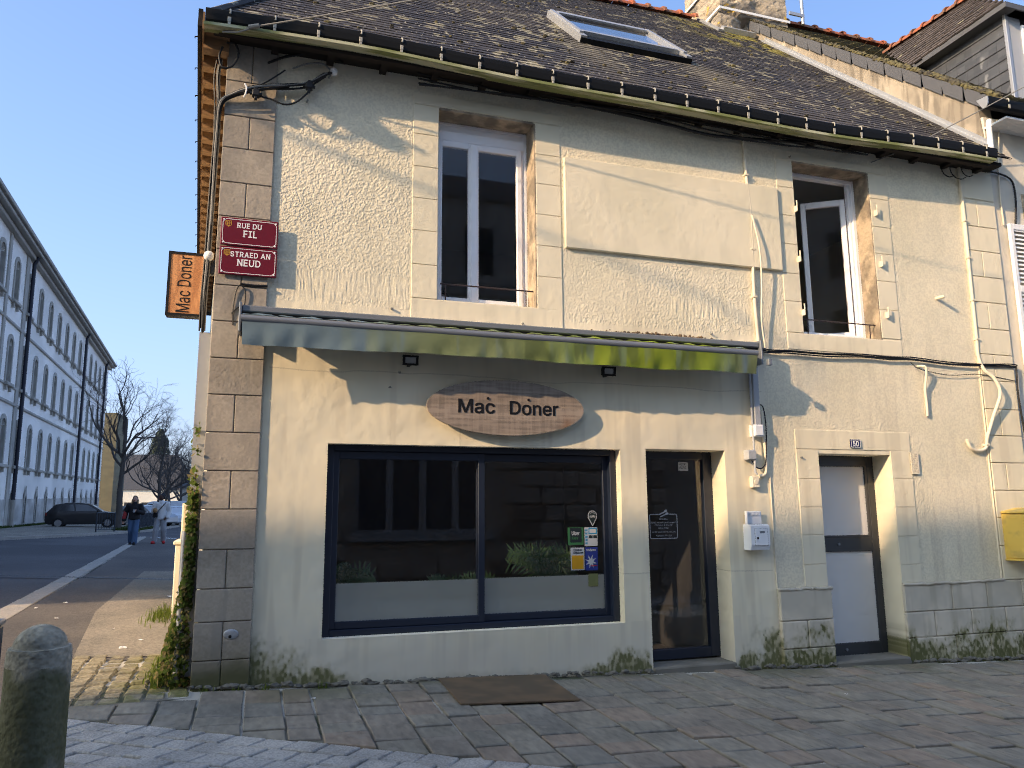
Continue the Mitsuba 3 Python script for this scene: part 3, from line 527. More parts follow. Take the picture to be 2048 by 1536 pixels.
while x < 8.2:
    sg = 5.452 + sagat(x)
    m = MB().tube([(x, -.30, sg + .134), (x + .004, -.338, sg + .136), (x + .008, -.351, sg + .120), (x + .005, -.353, sg + .09)], .007, 6, 3)
    m.cbox(x - .012, x + .014, -.356, -.346, sg + .02, sg + .062, .002).cbox(x - .010, x + .012, -.354, -.346, sg - .004, sg + .02, .002); obj('gutter_bracket', m, 'bracket_metal', GK, **HF); x += .348
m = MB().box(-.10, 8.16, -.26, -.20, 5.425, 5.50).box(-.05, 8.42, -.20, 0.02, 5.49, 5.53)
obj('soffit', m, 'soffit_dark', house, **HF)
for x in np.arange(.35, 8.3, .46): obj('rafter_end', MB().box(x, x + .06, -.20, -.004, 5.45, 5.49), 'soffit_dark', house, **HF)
# eave over the side street
def side(u, s, z): return np.array([0.0, 0.0, z]) + SD * s - SN * u        # u outwards from the side wall, s along it
m = MB()
for s in np.arange(-.1, 8.8, .28):
    v = np.array([side(u, t, z) for u in (-.01, .19) for t in (s, s + .10) for z in (5.36, 5.46)]); obj('rafter_end', MB().add(v, BOXF), 'rafter_wood', house, **HF)
m.add(np.array([side(u, t, z) for u in (-.01, .20) for t in (-.28, 9) for z in (5.461, 5.48)]), BOXF); obj('soffit_board', m, 'rafter_wood', house, **HF)
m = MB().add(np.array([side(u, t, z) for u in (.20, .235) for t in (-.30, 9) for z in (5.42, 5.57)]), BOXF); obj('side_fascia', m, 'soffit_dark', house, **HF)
m = MB()
v = np.array([side(u, t, z) for u in (.185, .20) for t in (-.30, 9) for z in (5.40, 5.55)]); m.add(v, BOXF); obj('side_board', m, 'rafter_wood', house, **HF)
for s in np.arange(.1, 8.8, .5): obj('side_bracket', MB().tube([side(.235, s, 5.57), side(.262, s, 5.565), side(.262, s, 5.55)], .005, 5), 'gutter_black', house, **HF)
# party wall above the roof, lead flashing
def sidepoly(mb, pts, x0, x1):      # polygon in y,z extruded along x
    mm = trimesh.creation.extrude_polygon(Polygon(pts), x1 - x0, engine='earcut'); v = mm.vertices
    return mb.add(np.stack([v[:, 2] + x0, v[:, 0], v[:, 1]], 1), mm.faces)
m = MB()
def rfl(y, h, dx): return np.array([8.459 - dx, y, RZ(y)]) + NRM * h
m.add(np.array([rfl(y, h, dx) for y in (-.02, 3.9) for h in (.018, .045) for dx in (.0, .075)]), BOXF)
m.add(np.array([rfl(y, h, dx) for y in (-.02, 3.9) for h in (.018, .09) for dx in (.0, .012)]), BOXF)
obj('lead_flashing', m, 'zinc', RK, **HF)

# ---- chimney on the ridge
CX0, CX1, CY0, CY1 = 7.79, 9.20, 4.16, 5.30
m = MB(); body = m3.Manifold.hull_points(np.array([(x, y, z) for x, y in ((CX0, CY0), (CX1, CY0), (CX1, CY1), (CX0, CY1)) for z in (9.0, 12.2)])).refine_to_length(.06)
mm = body.to_mesh(); v = np.array(mm.vert_properties[:, :3], float)
nn = meshkit.fbm(v * 5, 3) - .5; pit = np.clip(meshkit.fbm(v * np.array([3.5, 3.5, 6]), 4, 5) - .46, 0, 1) * np.where(np.abs(v[:, 1] - CY0) < .02, 1, .3) * np.clip(1.4 - np.abs(v[:, 0] - 8.2) * 2.0, 0, 1)
cc = np.array([(CX0 + CX1) / 2, (CY0 + CY1) / 2]); d2 = v[:, :2] - cc; d2 /= np.linalg.norm(d2, axis=1, keepdims=True)
v[:, :2] += d2 * (0.05 * nn - 0.55 * pit)[:, None]
CK = obj('chimney', (v, np.array(mm.tri_verts)), 'chimney_stone', house, smooth=25, **HF); labels[CK] = {'label': 'crumbling stone chimney stack with white straps'}
m = MB()
for z in (10.33, 10.95):
    m.box(CX0 - .035, CX1 + .035, CY0 - .04, CY0 - .028, z, z + .045); m.box(CX0 - .035, CX0 - .023, CY0 - .028, CY1, z, z + .045)
obj('strap', m, 'white_strap', CK, **HF)
m = MB().tube([(9.50, 4.1, 10.35), (9.50, 4.1, 12.5)], .03, 10); m.box(9.2, 9.52, 4.07, 4.10, 10.48, 10.54)
k = obj('antenna_mast', m, 'zinc', None, smooth=30, **HF); tag(k, 'grey aerial mast clamped to the right side of the chimney', 'antenna mast')
m = MB(); m.add(np.array([rp(x, y, h) for x in (CX0 - .05, 8.40) for y in (CY0 - .10, CY0 - .02) for h in (.01, .10)]), BOXF); obj('chimney_flashing', m, 'zinc', CK, **HF)
m = MB(); m.add(np.array([rp(x, y, h) for x in (CX0 - .14, CX0 - .02) for y in (CY0 - .10, 4.7) for h in (.015, .05)]), BOXF); obj('chimney_flashing', m, 'zinc', CK, **HF)

# ------------------------------------------------------------------ the neighbouring house on the right
nb = thing('neighbour_house', 'taller house on the right with slate clad dormer, mossy roof and louvred shutter', 'house')
NZ = lambda y: 6.47 + .888 * y
mat('neighbour_wall', two(princ(proc(lambda p, n, uv: mix((0.60, 0.55, 0.46), (0.50, 0.46, 0.39), smoothstep(0.35, 0.7, fbm(p.x * 3, p.z * 3, 1.0, 4)))), 0.9)))
w = sbox(8.472, -.5, 15.0, 6.22).difference(sbox(8.93, 3.15, 9.95, 4.85)).difference(sbox(8.56, .2, 10.3, 2.32)).difference(sbox(11.6, 3.15, 12.6, 4.85))
obj('wall', MB().front(w, .0, .3), 'neighbour_wall', nb, **HF)
obj('interior_wall', MB().box(8.5, 14.8, 1.5, 1.6, -.3, 6.0), 'interior_dark', nb, **HF)
m = MB(); sidepoly(m, [(.001, 5.40), (.001, 5.84), (.05, 6.39), (3.92, 9.83), (4.75, 10.57), (9.4, 6.4), (9.4, 5.4)], 8.462, 8.66); obj('gable_wall', m, 'gable_render', nb, **HF)
V = np.array([(8.44, -.33, NZ(-.33) + .07), (15, -.33, NZ(-.33) + .07), (15, 4.75, NZ(4.75) + .07), (8.44, 4.75, NZ(4.75) + .07), (8.44, 9.8, 6.2), (15, 9.8, 6.2)])
NR = obj('roof', (V, np.array([[0, 1, 2], [0, 2, 3], [3, 2, 5], [3, 5, 4]])), 'mossy_slate', nb, **HF)
NN = np.array([0, -.888, 1]) / math.hypot(.888, 1); NU = np.array([0, 1, .888]) / math.hypot(.888, 1)
# rough slate courses of that roof, seen edge on
V, Fc, n0, s, row = [], [], 0, 0, 0
while s < 6.7:
    for x in np.arange(8.40 + (row % 2) * .1, 11.5, .21):
        c = [np.array([xx, -.33, NZ(-.33) + .07]) + NU * (s + u) + NN * h for xx in (max(x, 8.42), x + .2) for u, h in ((0, .012), (0, .022 + rng.uniform(0, .008)), (.17, .0), (.17, .004))]
        V += c; o = n0; Fc += [[o + 1, o + 5, o + 7], [o + 1, o + 7, o + 3], [o, o + 4, o + 5], [o, o + 5, o + 1], [o, o + 1, o + 3], [o, o + 3, o + 2], [o + 4, o + 7, o + 5], [o + 4, o + 6, o + 7]]; n0 += 8
    row += 1; s += .125
stuffpart(obj('slate_courses', (np.array(V), np.array(Fc)), 'mossy_slate', NR, **HF))
# verge slates along the gable
y = -.10
while y < 4.5:
    y1 = y + .29; m = MB(); th = .012 + rng.uniform(0, .004); xo = 8.448 - rng.uniform(0, .006)
    xo -= .007 * (COUNT.get(NR + '__verge_slate', 0) % 2); ring = [(xo, y + .012, NZ(y + .012) - .125 - rng.uniform(0, .012)), (xo, y1 - .02, NZ(y1 - .02) - .115), (xo, y1 - .006, NZ(y1) - .02), (xo, y1 - .006, NZ(y1) + .062), (xo, y, NZ(y) + .062)]
    m.prism(ring, (0, 0, 0), (-th, -.004, 0)); obj('verge_slate', m, 'verge_slate', NR, **HF); y = y1
m = MB()
for k in range(900):
    y = rng.uniform(-.2, 4.6); x = 8.44 + abs(rng.normal(0, .12)); r = rng.uniform(.012, .035) * (1.2 if y < 1.5 else .8); i = trimesh.creation.icosphere(0, r); m.add(i.vertices * rng.uniform(.7, 1.5, 3) + np.array([x, y, NZ(y) + .085]), i.faces)
stuffpart(obj('moss_cushions', m, 'mossy_slate', NR, **HF))
x = 9.25
while x < 12.0: ridge_tile((x, 4.75, NZ(4.75) + .10), (x + .33, 4.75, NZ(4.75) + .10 + rng.uniform(-.01, .01)), NR); x += .33
# gutter and soffit
gx = np.linspace(8.12, 15, 3); V, Fc = [], []
for x in gx:
    for yy, zz in pr: V.append((x, yy - .03, 6.105 + zz))
for i in range(2):
    for k in range(n_ := len(pr)): Fc.append([i * n_ + k, i * n_ + (k + 1) % n_, (i + 1) * n_ + (k + 1) % n_, (i + 1) * n_ + k])
NG = obj('gutter', (np.array(V), np.array(Fc)), 'gutter_black', nb, **HF)
m = MB(); m.prism([(8.115, y - .03, 6.105 + z) for y, z in [(-.20, .132)] + pr[1:6]], (0, 0, 0), (-.012, 0, 0)); obj('gutter_end', m, 'zinc', NG, **HF)
for x in (8.42, 8.86, 9.3, 9.74):
    m = MB().tube([(x, -.33, 6.24), (x, -.368, 6.245), (x, -.380, 6.23), (x, -.382, 6.20)], .008, 6, 3).cbox(x - .014, x + .014, -.386, -.376, 6.12, 6.17, .002); obj('gutter_bracket', m, 'bracket_metal', NG, **HF)
for k, yy in enumerate(np.arange(-.30, .0, .075)): obj('soffit_plank', MB().box(8.46, 15, yy, yy + .070, 6.05 + .001 * k, 6.075), 'white_strap', nb, **HF)
# dormer
DX, DY0, DZ1 = 9.20, .14, 7.86
m = MB(); m.box(DX + .03, 10.5, DY0 + .03, 2.2, 6.0, DZ1 - .01)
DK = obj('dormer', m, 'interior_dark', nb, **HF); labels[DK] = {'label': 'dormer clad in grey slates rising from the mossy roof'}
zc, r = 6.62, 0
while zc < DZ1:
    h = .155; y0 = DY0 - (r % 2) * .15
    yb = (zc + h - 6.47) / .888 + .2
    while y0 < yb:
        a, b = max(y0, DY0), min(y0 + .30, 1.75)
        if b - a > .04:
            m = MB(); t = rng.uniform(0, .003)
            m.add(np.array([(x, y, z) for (x0b, zz) in ((DX + .012 - t, zc), (DX + .026, zc + h + .03)) for x, z in ((x0b, zz), (DX + .031, zz)) for y in (a + .0015, b - .0015)]), np.array([[0, 1, 5], [0, 5, 4], [0, 2, 3], [0, 3, 1], [4, 5, 7], [4, 7, 6], [1, 3, 7], [1, 7, 5], [0, 4, 6], [0, 6, 2], [2, 6, 7], [2, 7, 3]])); obj('cheek_slate', m, 'cladding_slate', DK, **HF)
        y0 += .30
    zc += h; r += 1
obj('corner_strip', MB().cbox(DX - .012, DX + .035, DY0 - .03, DY0 + .012, 6.55, DZ1, .003), 'zinc', DK, **HF)
m = MB(); ex, ey, ez = 9.05, -.02, 7.86      # hipped slate roof of the dormer
apex0, apex1 = (9.98, 1.15, 8.93), (9.98, 2.75, 9.03)
base = [(ex, 1.62, ez), (ex, ey, ez), (10.9, ey, ez), (10.9, 1.62, ez)]
m.add(np.array([base[0], base[1], apex0, apex1, base[2], base[3]], float), np.array([[1, 2, 3], [1, 3, 0], [1, 4, 2], [4, 5, 3], [4, 3, 2]]))
DR = obj('dormer_roof', m, 'dormer_slate' if 'dormer_slate' in scene else mat('dormer_slate', bump(two(princ(proc(lambda p, n, uv: mix(mix((0.088, 0.075, 0.072), (0.05, 0.045, 0.045), smoothstep(0.3, 0.7, fbm(p.x * 12, p.y * 5, p.z * 20, 4))), (0.28, 0.26, 0.17), smoothstep(0.74, 0.8, fbm(p.x * 7, p.y * 7, p.z * 7, 3)))), 0.7)), lambda p, n, uv: fbm(p.y * 7, p.z * 30, p.x * 5, 3), 0.012)), nb, **HF)
def dpt(u, s): # on the left slope: u along eave 0..1, s up
    p0 = np.array(base[1]) * (1 - u) + np.array(base[0]) * u; p1 = np.array(apex0) * (1 - u) + np.array(apex1) * u; return p0 * (1 - s) + p1 * s
V, Fc, n0 = [], [], 0
nl = np.cross(np.array(base[0]) - np.array(base[1]), np.array(apex0) - np.array(base[1])); nl /= np.linalg.norm(nl); nl *= np.sign(nl[2])
for r in range(13):
    for q in range(11):
        u0, u1 = (q + (r % 2) * .5) / 11.5, (q + 1 + (r % 2) * .5) / 11.5; s0, s1 = r / 13, min((r + 1.4) / 13, 1); j = rng.normal(0, .006)
        c = [dpt(u, s + j) + nl * h for u in (u0 + .002, u1 - .002) for s, h in ((s0, .014), (s0, .03 + rng.uniform(0, .01)), (s1, .0), (s1, .012))]
        V += c; o = n0; Fc += [[o + 1, o + 5, o + 7], [o + 1, o + 7, o + 3], [o, o + 4, o + 5], [o, o + 5, o + 1], [o, o + 1, o + 3], [o, o + 3, o + 2], [o + 4, o + 7, o + 5], [o + 4, o + 6, o + 7]]; n0 += 8
stuffpart(obj('slate_courses', (np.array(V), np.array(Fc)), 'dormer_slate', DR, **HF))
m = MB().add(np.array([(x, y, z) for x in (ex, ex + .02) for y in (ey, 1.75) for z in (ez - .06, ez + .012)]), BOXF).box(ex + .02, 10.9, ey, ey + .02, ez - .06, ez + .012).box(ex + .02, DX + .05, ey + .02, 1.7, ez - .05, ez - .03)
obj('dormer_fascia', m, 'verge_slate', DK, **HF)
for q in range(9):
    t0, t1 = q / 9, (q + 1) / 9; p0, p1 = np.array(apex1), np.array((9.98, 0.9, 8.92)); ridge_tile(p0 * (1 - t1) + p1 * t1, p0 * (1 - t0) + p1 * t0, DR, r=.085)
m = MB().cbox(9.24, 9.46, .125, .16, 6.62, DZ1 - .06, .003); obj('dormer_post', m, 'plastic_grey', DK, **HF)
obj('window_frame', MB().cbox(9.46, 9.52, .10, .16, 6.7, DZ1 - .15, .004).cbox(9.52, 10.4, .101, .16, 7.55, 7.63, .004).cbox(9.58, 9.66, .09, .15, 6.75, 7.54, .004), 'pvc_white', DK, **HF)
obj('pane', MB().quad((9.66, .13, 6.75), (10.4, .13, 6.75), (10.4, .13, 7.55), (9.66, .13, 7.55)), 'glass_pane', DK, **HF)
# louvred shutter, window of the ground floor
sh = obj('shutter', MB().cbox(8.625, 8.68, -.055, -.015, 3.13, 4.88, .004).cbox(9.1, 9.155, -.055, -.015, 3.13, 4.88, .004).cbox(8.68, 9.1, -.054, -.016, 4.81, 4.88, .004).cbox(8.68, 9.1, -.054, -.016, 3.13, 3.2, .004).cbox(8.68, 9.1, -.054, -.016, 4.05, 4.13, .004), 'paint_white', nb, **HF); labels[sh] = {'label': 'white louvred shutter folded back against the wall'}
for k, z in enumerate(np.arange(3.23, 4.79, .052)):
    if 4.02 < z < 4.14: continue
    obj('slat', MB().prism([(8.682, -.05, z), (8.682, -.046, z - .004), (8.682, -.020, z + .030), (8.682, -.024, z + .034)], (0, 0, 0), (.416, 0, 0)), 'paint_white', sh, **HF)
obj('window_frame', MB().cbox(8.93, 8.98, .15, .21, 3.15, 4.85, .004).cbox(9.9, 9.95, .15, .21, 3.15, 4.85, .004), 'pvc_white', nb, **HF)
obj('pane', MB().quad((8.98, .18, 3.15), (9.9, .18, 3.15), (9.9, .18, 4.85), (8.98, .18, 4.85)), 'glass_pane', nb, **HF)
obj('shop_front', MB().cbox(8.56, 8.62, .02, .1, .2, 2.32, .004).cbox(8.62, 10.3, .021, .1, 1.98, 2.32, .004), 'plastic_grey', nb, **HF)
obj('stone_patch', MB().cbox(8.93, 9.4, -.012, .01, 4.95, 5.30, .01), 'raw_stone', nb, **HF)

# ------------------------------------------------------------------ awning
FA, FB = 0.235, 4.845
def wav(x): return .010 * math.sin(x * 9.1) + .008 * math.sin(x * 21 + 1) + .006 * math.sin(x * 4.3 + 2)
aw = thing('awning', 'grey green algae stained retracted fabric awning above the shopfront', 'awning')
obj('wall_rail', MB().cbox(.225, 5.0, -.145, .0, 3.150, 3.202, .008), 'alu_grey', aw, **HF)
obj('roller', MB().tube([(.26, -.09, 3.10), (4.97, -.09, 3.10)], .036, 12), 'alu_grey', aw, smooth=40, **HF)
obj('front_bar', MB().tube([(FA - .01, -.30, 3.052), (FB + .01, -.30, 3.052)], .031, 14), 'alu_grey', aw, smooth=40, **HF)
xs = np.linspace(FA, FB, 240); V, Fc = [], []
prof = [(-.115, 3.132), (-.16, 3.128), (-.21, 3.115), (-.26, 3.100), (-.306, 3.088)]
for x in xs:
    for j, (y, z) in enumerate(prof): V.append((x, y, z + (.006 * math.sin(x * 33 + j) + .005 * math.sin(x * 13 + 2 * j)) * (1 if 0 < j < 4 else .2)))
for i in range(len(xs) - 1):
    for j in range(4): Fc.append([i * 5 + j, i * 5 + j + 1, (i + 1) * 5 + j + 1, (i + 1) * 5 + j])
obj('canopy', (np.array(V), np.array(Fc)), 'awning_cloth', aw, smooth=True, **HF)
V, Fc = [], []; R = 9
fold = np.interp(xs, np.linspace(FA, FB, 60), rng.normal(0, 1, 60))
for i, x in enumerate(xs):
    L = .178 + .006 * math.sin(x * 2.3) + .004 * math.sin(x * 7); 
    for j in range(R):
        t = j / (R - 1); crease = .010 * fold[i] * t * (1.3 - t) + .004 * math.sin(x * 31 + 3 * t) * t + .006 * math.sin(x * 6 + t * 4)
        V.append((x + .01 * t * math.sin(x * 5), -.318 + crease * (0.2 + t) - .012 * t * math.sin(x * 1.1), 3.050 - (L + .022) * t))
for i in range(len(xs) - 1):
    for j in range(R - 1): Fc.append([i * R + j, i * R + j + 1, (i + 1) * R + j + 1, (i + 1) * R + j])
obj('valance', (np.array(V), np.array(Fc)), 'awning_cloth', aw, smooth=True, **HF)
obj('end_bracket', MB().cbox(.205, .225, -.17, .0, 2.98, 3.22, .004).cbox(.21, .24, -.10, -.02, 3.0, 3.15, .004), 'alu_grey', aw, **HF)
obj('end_bracket', MB().cbox(5.0, 5.02, -.17, .0, 2.98, 3.22, .004).cbox(4.96, 5.0, -.33, -.29, 2.94, 3.0, .004), 'alu_grey', aw, **HF)
m = MB()
for x, s in ((.5, 1), (4.6, -1)): m.tube([(x, -.05, 3.02), (x + s * 1.6, -.17, 3.01), (x + s * .1, -.27, 3.03)], .018, 8)
obj('folding_arm', m, 'alu_grey', aw, smooth=40, **HF)
m = MB()
for k in range(300):
    x = 3.95 + rng.normal(0, .28); r = rng.uniform(.006, .016); i = trimesh.creation.icosphere(0, r); m.add(i.vertices * rng.uniform(.6, 1.4, 3) + np.array([x, rng.uniform(-.13, -.02), 3.206 + abs(rng.normal(0, .008))]), i.faces)
tag(obj('leaf_litter', m, 'rust_plate', None, **HF), 'dry brown leaf litter lying on the awning rail', 'leaf litter', kind='stuff')
m = MB().tube([(4.93, -.06, 3.02), (4.93, -.06, 1.94), (4.95, -.06, 1.92)], .010, 8)
k = obj('awning_crank', m, 'plastic_grey', None, smooth=40, **HF); tag(k, 'thin grey awning crank rod hanging down beside the shop door', 'crank rod')
# ---- boxes, ducts and cables by the shop door
k = obj('cable_duct', MB().cbox(4.955, 5.02, -.075, .0, 2.40, 3.0, .005), 'plastic_grey', None, **HF); tag(k, 'pale grey cable duct running down from the awning end', 'cable duct')
k = obj('junction_box', MB().cbox(4.93, 5.035, -.085, 0, 2.285, 2.40, .006).cbox(4.94, 5.025, -.092, -.085, 2.295, 2.39, .003), 'letterbox_white', None, **HF); tag(k, 'white junction box at the foot of the cable duct', 'junction box')
k = obj('junction_box', MB().cbox(4.845, 4.945, -.075, 0, 2.058, 2.155, .008).cbox(4.852, 4.938, -.082, -.075, 2.065, 2.148, .003), 'plastic_grey', None, **HF); tag(k, 'grey plastic junction box beside the crank rod', 'junction box')
m = MB().lathe([(0, -.01), (.022, -.01), (.022, .006), (0, .006)], n=16).xf(lambda v: np.stack([v[:, 0] + 4.94, -.05 - v[:, 2], v[:, 1] + 1.85], 1)).cbox(4.898, 4.98, -.05, 0, 1.795, 1.905, .006)
k = obj('key_switch', m, 'paint_cream', None, **HF); tag(k, 'cream square switch box below the grey junction box', 'switch box')
def pipe(name, pts, r, mt, label, cat, group=None, k=5, n=8, clips=()):
    m = MB().tube(pts, r, n, k); key = obj(name, m, mt, None, smooth=50, **HF); tag(key, label, cat, group)
    for (x, y, z) in clips: obj('clip', MB().cbox(x - r - .008, x + r + .008, y - r - .004, 0, z - .010, z + .010, .002), mt, key, **HF)
    return key
pipe('conduit', [(5.07, -.02, 2.54), (5.075, -.022, 2.30), (5.085, -.022, 2.15), (5.082, -.022, 1.99), (5.065, -.022, 1.925), (5.00, -.022, 1.905)], .016, 'paint_cream', 'cream painted conduit bend right of the grey junction box', 'conduit')
pipe('cable', [(5.02, -.02, 2.585), (5.075, -.025, 2.60), (5.095, -.035, 2.5), (5.095, -.04, 2.3), (5.075, -.035, 2.06), (5.03, -.035, 1.985), (4.96, -.04, 1.99), (4.91, -.04, 2.055)], .006, 'cable_black', 'black cable looping between the junction boxes by the shop door', 'cable')
pipe('cable', [(5.052, -.02, 5.45), (5.062, -.02, 5.0), (5.085, -.022, 4.6), (5.078, -.022, 4.2), (5.07, -.02, 3.7), (5.082, -.022, 3.3), (5.09, -.02, 3.16)], .017, 'paint_cream', 'thick cream painted cable running from eave to awning end', 'cable', clips=[(5.062, -.02, 5.0), (5.078, -.022, 4.2), (5.07, -.02, 3.7)])
pipe('cable', [(5.075, -.06, 4.55), (5.115, -.09, 4.2), (5.125, -.08, 3.85), (5.11, -.06, 3.45), (5.155, -.03, 3.18)], .009, 'paint_cream', 'thin slack cream cable hanging off the thick cable', 'cable')
ck = [(7.97, -.02, 5.5), (7.973, -.02, 5.2), (7.977, -.02, 4.84), (7.965, -.02, 4.15), (7.96, -.02, 3.49), (7.955, -.02, 3.25), (7.985, -.05, 3.10), (8.07, -.09, 3.0), (8.12, -.10, 2.83), (8.03, -.06, 2.58), (7.94, -.03, 2.34), (7.925, -.03, 2.26), (7.87, -.03, 2.215), (7.77, -.03, 2.205), (7.69, -.03, 2.24), (7.65, -.03, 2.32)]
pipe('conduit', ck, .018, 'paint_cream', 'long cream conduit running down the right corner and hooking left', 'conduit', clips=[(7.973, -.02, 5.2), (7.975, -.02, 4.84), (7.968, -.02, 4.4), (7.962, -.02, 3.9), (7.957, -.02, 3.45), (7.925, -.03, 2.27)])
pipe('lamp_bracket', [(7.10, 0, 3.10), (7.11, -.05, 3.095), (7.14, -.07, 3.07), (7.148, -.05, 2.95), (7.142, -.03, 2.85), (7.156, -.02, 2.70), (7.15, -.02, 2.56)], .013, 'paint_cream', 'cream painted old lamp hook below the right window', 'hook')
for j in range(3):
    dz = (0, .012, -.014)[j]; pts = [(x, -.035 - .008 * (j % 2), z + dz + rng.uniform(-.006, .006)) for x, z in ((5.08, 3.15), (5.25, 3.145), (5.44, 3.155), (5.9, 3.152), (6.33, 3.165), (6.7, 3.16), (7.0, 3.168), (7.49, 3.15), (8.0, 3.155), (8.44, 3.17), (8.475, 3.12), (8.46, 2.84), (8.49, 2.4))]
    pipe('cable', pts, .007, 'cable_black', ('dark top cable of the bundle crossing below the right window', 'dark middle cable of the bundle crossing below the right window', 'dark lowest cable of the bundle crossing below the right window')[j], 'cable')
pipe('cable', [(6.98, -.03, 3.13), (7.1, -.04, 3.06), (7.5, -.03, 3.02), (7.95, -.03, 3.05), (8.48, -.02, 3.0)], .004, 'cable_black', 'thin sagging wire under the cable bundle at the right', 'cable')
pipe('hook_peg', [(7.464, 0, 3.885), (7.464, -.11, 3.885)], .020, 'paint_cream', 'short cream pipe stub sticking out of the right wall', 'pipe stub', k=2)
for j, (x, r) in enumerate(((.0, .10), (.12, .13), (.22, .09))):
    pts = [(7.78 + x + r * math.cos(a), -.05 - .03 * j, 5.42 + r * .8 * math.sin(a)) for a in np.linspace(.6, 5.6, 9)]; pipe('cable', pts, .006, 'cable_black', 'small black cable loop under the right end of the eave', 'cable', 'cable loops under the right eave end', k=3, n=6)
pipe('cable', [(8.1, -.05, 5.52), (8.4, -.04, 5.50), (8.64, -.03, 5.49), (8.78, -.03, 5.42), (8.80, -.03, 5.2), (8.76, -.03, 4.95), (8.76, -.02, 4.89)], .011, 'cable_black', 'black cable bending down the neighbouring wall to the shutter', 'cable')
pipe('downpipe', [(8.50, -.05, 6.15), (8.475, -.06, 6.05), (8.468, -.06, 5.80), (8.468, -.05, 5.6)], .032, 'paint_white', 'white painted stub of pipe under the neighbouring gutter', 'pipe')
pipe('cable', [(8.52, -.04, 6.06), (8.57, -.05, 6.12), (8.63, -.05, 6.10), (8.655, -.03, 6.03), (8.60, -.02, 5.6), (8.57, -.02, 5.2), (8.575, -.02, 4.86)], .010, 'paint_cream', 'thin white cable arching from the white pipe stub', 'cable')
pipe('wire', [(6.713, 0, 5.385), (7.3, -.17, 5.65), (8.9, -.55, 6.55)], .006, 'cable_grey', 'thin stay wire rising right from the wall past the gutter', 'wire', k=2)
for j in range(4):
    x0 = np.linspace(1.6, 6.5, 20); pts = [(x, -.10 - .03 * j, 5.455 - .045 * j + .035 * math.sin(x * 1.7 + j) + rng.uniform(-.008, .008)) for x in x0]
    pipe('eave_cable', pts, .008, 'cable_black', 'black cable slung along the dark underside of the front eave', 'cable', 'cables slung under the front eave', k=2, n=6)
pipe('cable', [(2.8, -.05, 5.50), (4.0, -.05, 5.42), (4.6, -.06, 5.36), (5.2, -.06, 5.40), (6.0, -.05, 5.48)], .016, 'cable_black', 'thick black cable sagging below the eave between the windows', 'cable')
# ---- bundle of cables at the left corner
down = [(-.055, .07, 4.45), (-.062, .08, 4.0), (-.066, .09, 3.6), (-.075, .10, 3.3), (-.075, .12, 3.03)]
bundle = [(-.05, .03, 4.74), (-.03, -.045, 4.92), (.06, -.08, 4.995), (.20, -.095, 5.055), (.35, -.09, 5.11), (.50, -.085, 5.145), (.66, -.08, 5.20), (.81, -.07, 5.32), (.88, -.05, 5.37)]
for j in range(6):
    o = np.array([rng.uniform(-.020, .016), rng.uniform(-.02, .012), rng.uniform(-.018, .018)]); e = bundle[:rng.integers(6, 10)][::-1]
    pts = [np.array(p) + o + rng.normal(0, .004, 3) for p in e + down]
    pipe('cable', pts, rng.uniform(.008, .013), 'cable_black' if j else 'cable_grey', 'dark cable of the bundle bending round the corner of the house', 'cable', 'cables bundled at the house corner', k=4, n=6)
for j in range(5):
    o = np.array([rng.uniform(-.035, .03), rng.uniform(-.02, .03), 0]); pts = [np.array(p) + o for p in [(-.06, .03, 5.36), (-.075, .04, 5.2), (-.06, .05, 5.0), (-.05, .06, 4.7)] + down]
    pipe('cable', pts, rng.uniform(.006, .010), 'cable_black' if j else 'cable_grey', 'dark cable running straight down the house corner', 'cable', 'cables running down the house corner', k=4, n=6)
pipe('cable', [(-.03, -.15, 5.37), (-.052, -.16, 5.28), (-.025, -.17, 5.18), (.05, -.17, 5.2), (.095, -.16, 5.32), (.062, -.15, 5.415), (.0, -.14, 5.42)], .009, 'cable_black', 'round black cable loop hanging at the top left corner', 'cable')
pipe('cable', [(.22, -.10, 5.005), (.28, -.10, 5.008), (.366, -.11, 4.995), (.47, -.12, 4.96), (.564, -.12, 4.993), (.656, -.11, 5.098), (.70, -.10, 5.18)], .008, 'cable_black', 'black cable sagging below the bundle between two connectors', 'cable')
pipe('cable', [(.14, -.10, 5.05), (.215, -.10, 5.093), (.262, -.10, 5.102), (.36, -.10, 5.18), (.47, -.09, 5.29)], .007, 'cable_black', 'short black cable end pointing up right above the bundle', 'cable')
pipe('cable', [(.328, -.03, 5.365), (.485, -.035, 5.454), (.678, -.04, 5.51), (.835, -.04, 5.52), (.95, -.05, 5.47)], .011, 'cable_black', 'thick black cable arching under the eave at the left', 'cable')
pipe('cable', [(.528, -.03, 5.35), (.648, -.05, 5.404), (.779, -.06, 5.424), (.85, -.06, 5.36), (.83, -.06, 5.30)], .008, 'cable_grey', 'pale cable arching over the white connector', 'cable')
for x, y, z in ((.245, -.115, 5.02), (.67, -.10, 5.17)):
    m = MB().cbox(x - .03, x + .03, y - .03, y + .03, z - .03, z + .03, .008).cbox(x - .05, x + .05, y - .012, y + .012, z - .012, z + .012, .004).cbox(x - .012, x + .012, y - .02, y + .02, z - .055, z + .05, .004)
    tag(obj('cable_connector', m, 'cable_black', None, **HF), 'black cable connector clamped on the ' + ('left' if x < .5 else 'right') + ' of the sagging cable', 'connector')
m = MB(); i = trimesh.creation.icosphere(2, .032); m.add(i.vertices * [1, .8, 1.2] + [.872, -.07, 5.36], i.faces); tag(obj('cable_connector', m, 'enamel_white', None, smooth=True, **HF), 'white capped cable connector at the right end of the bundle', 'connector')
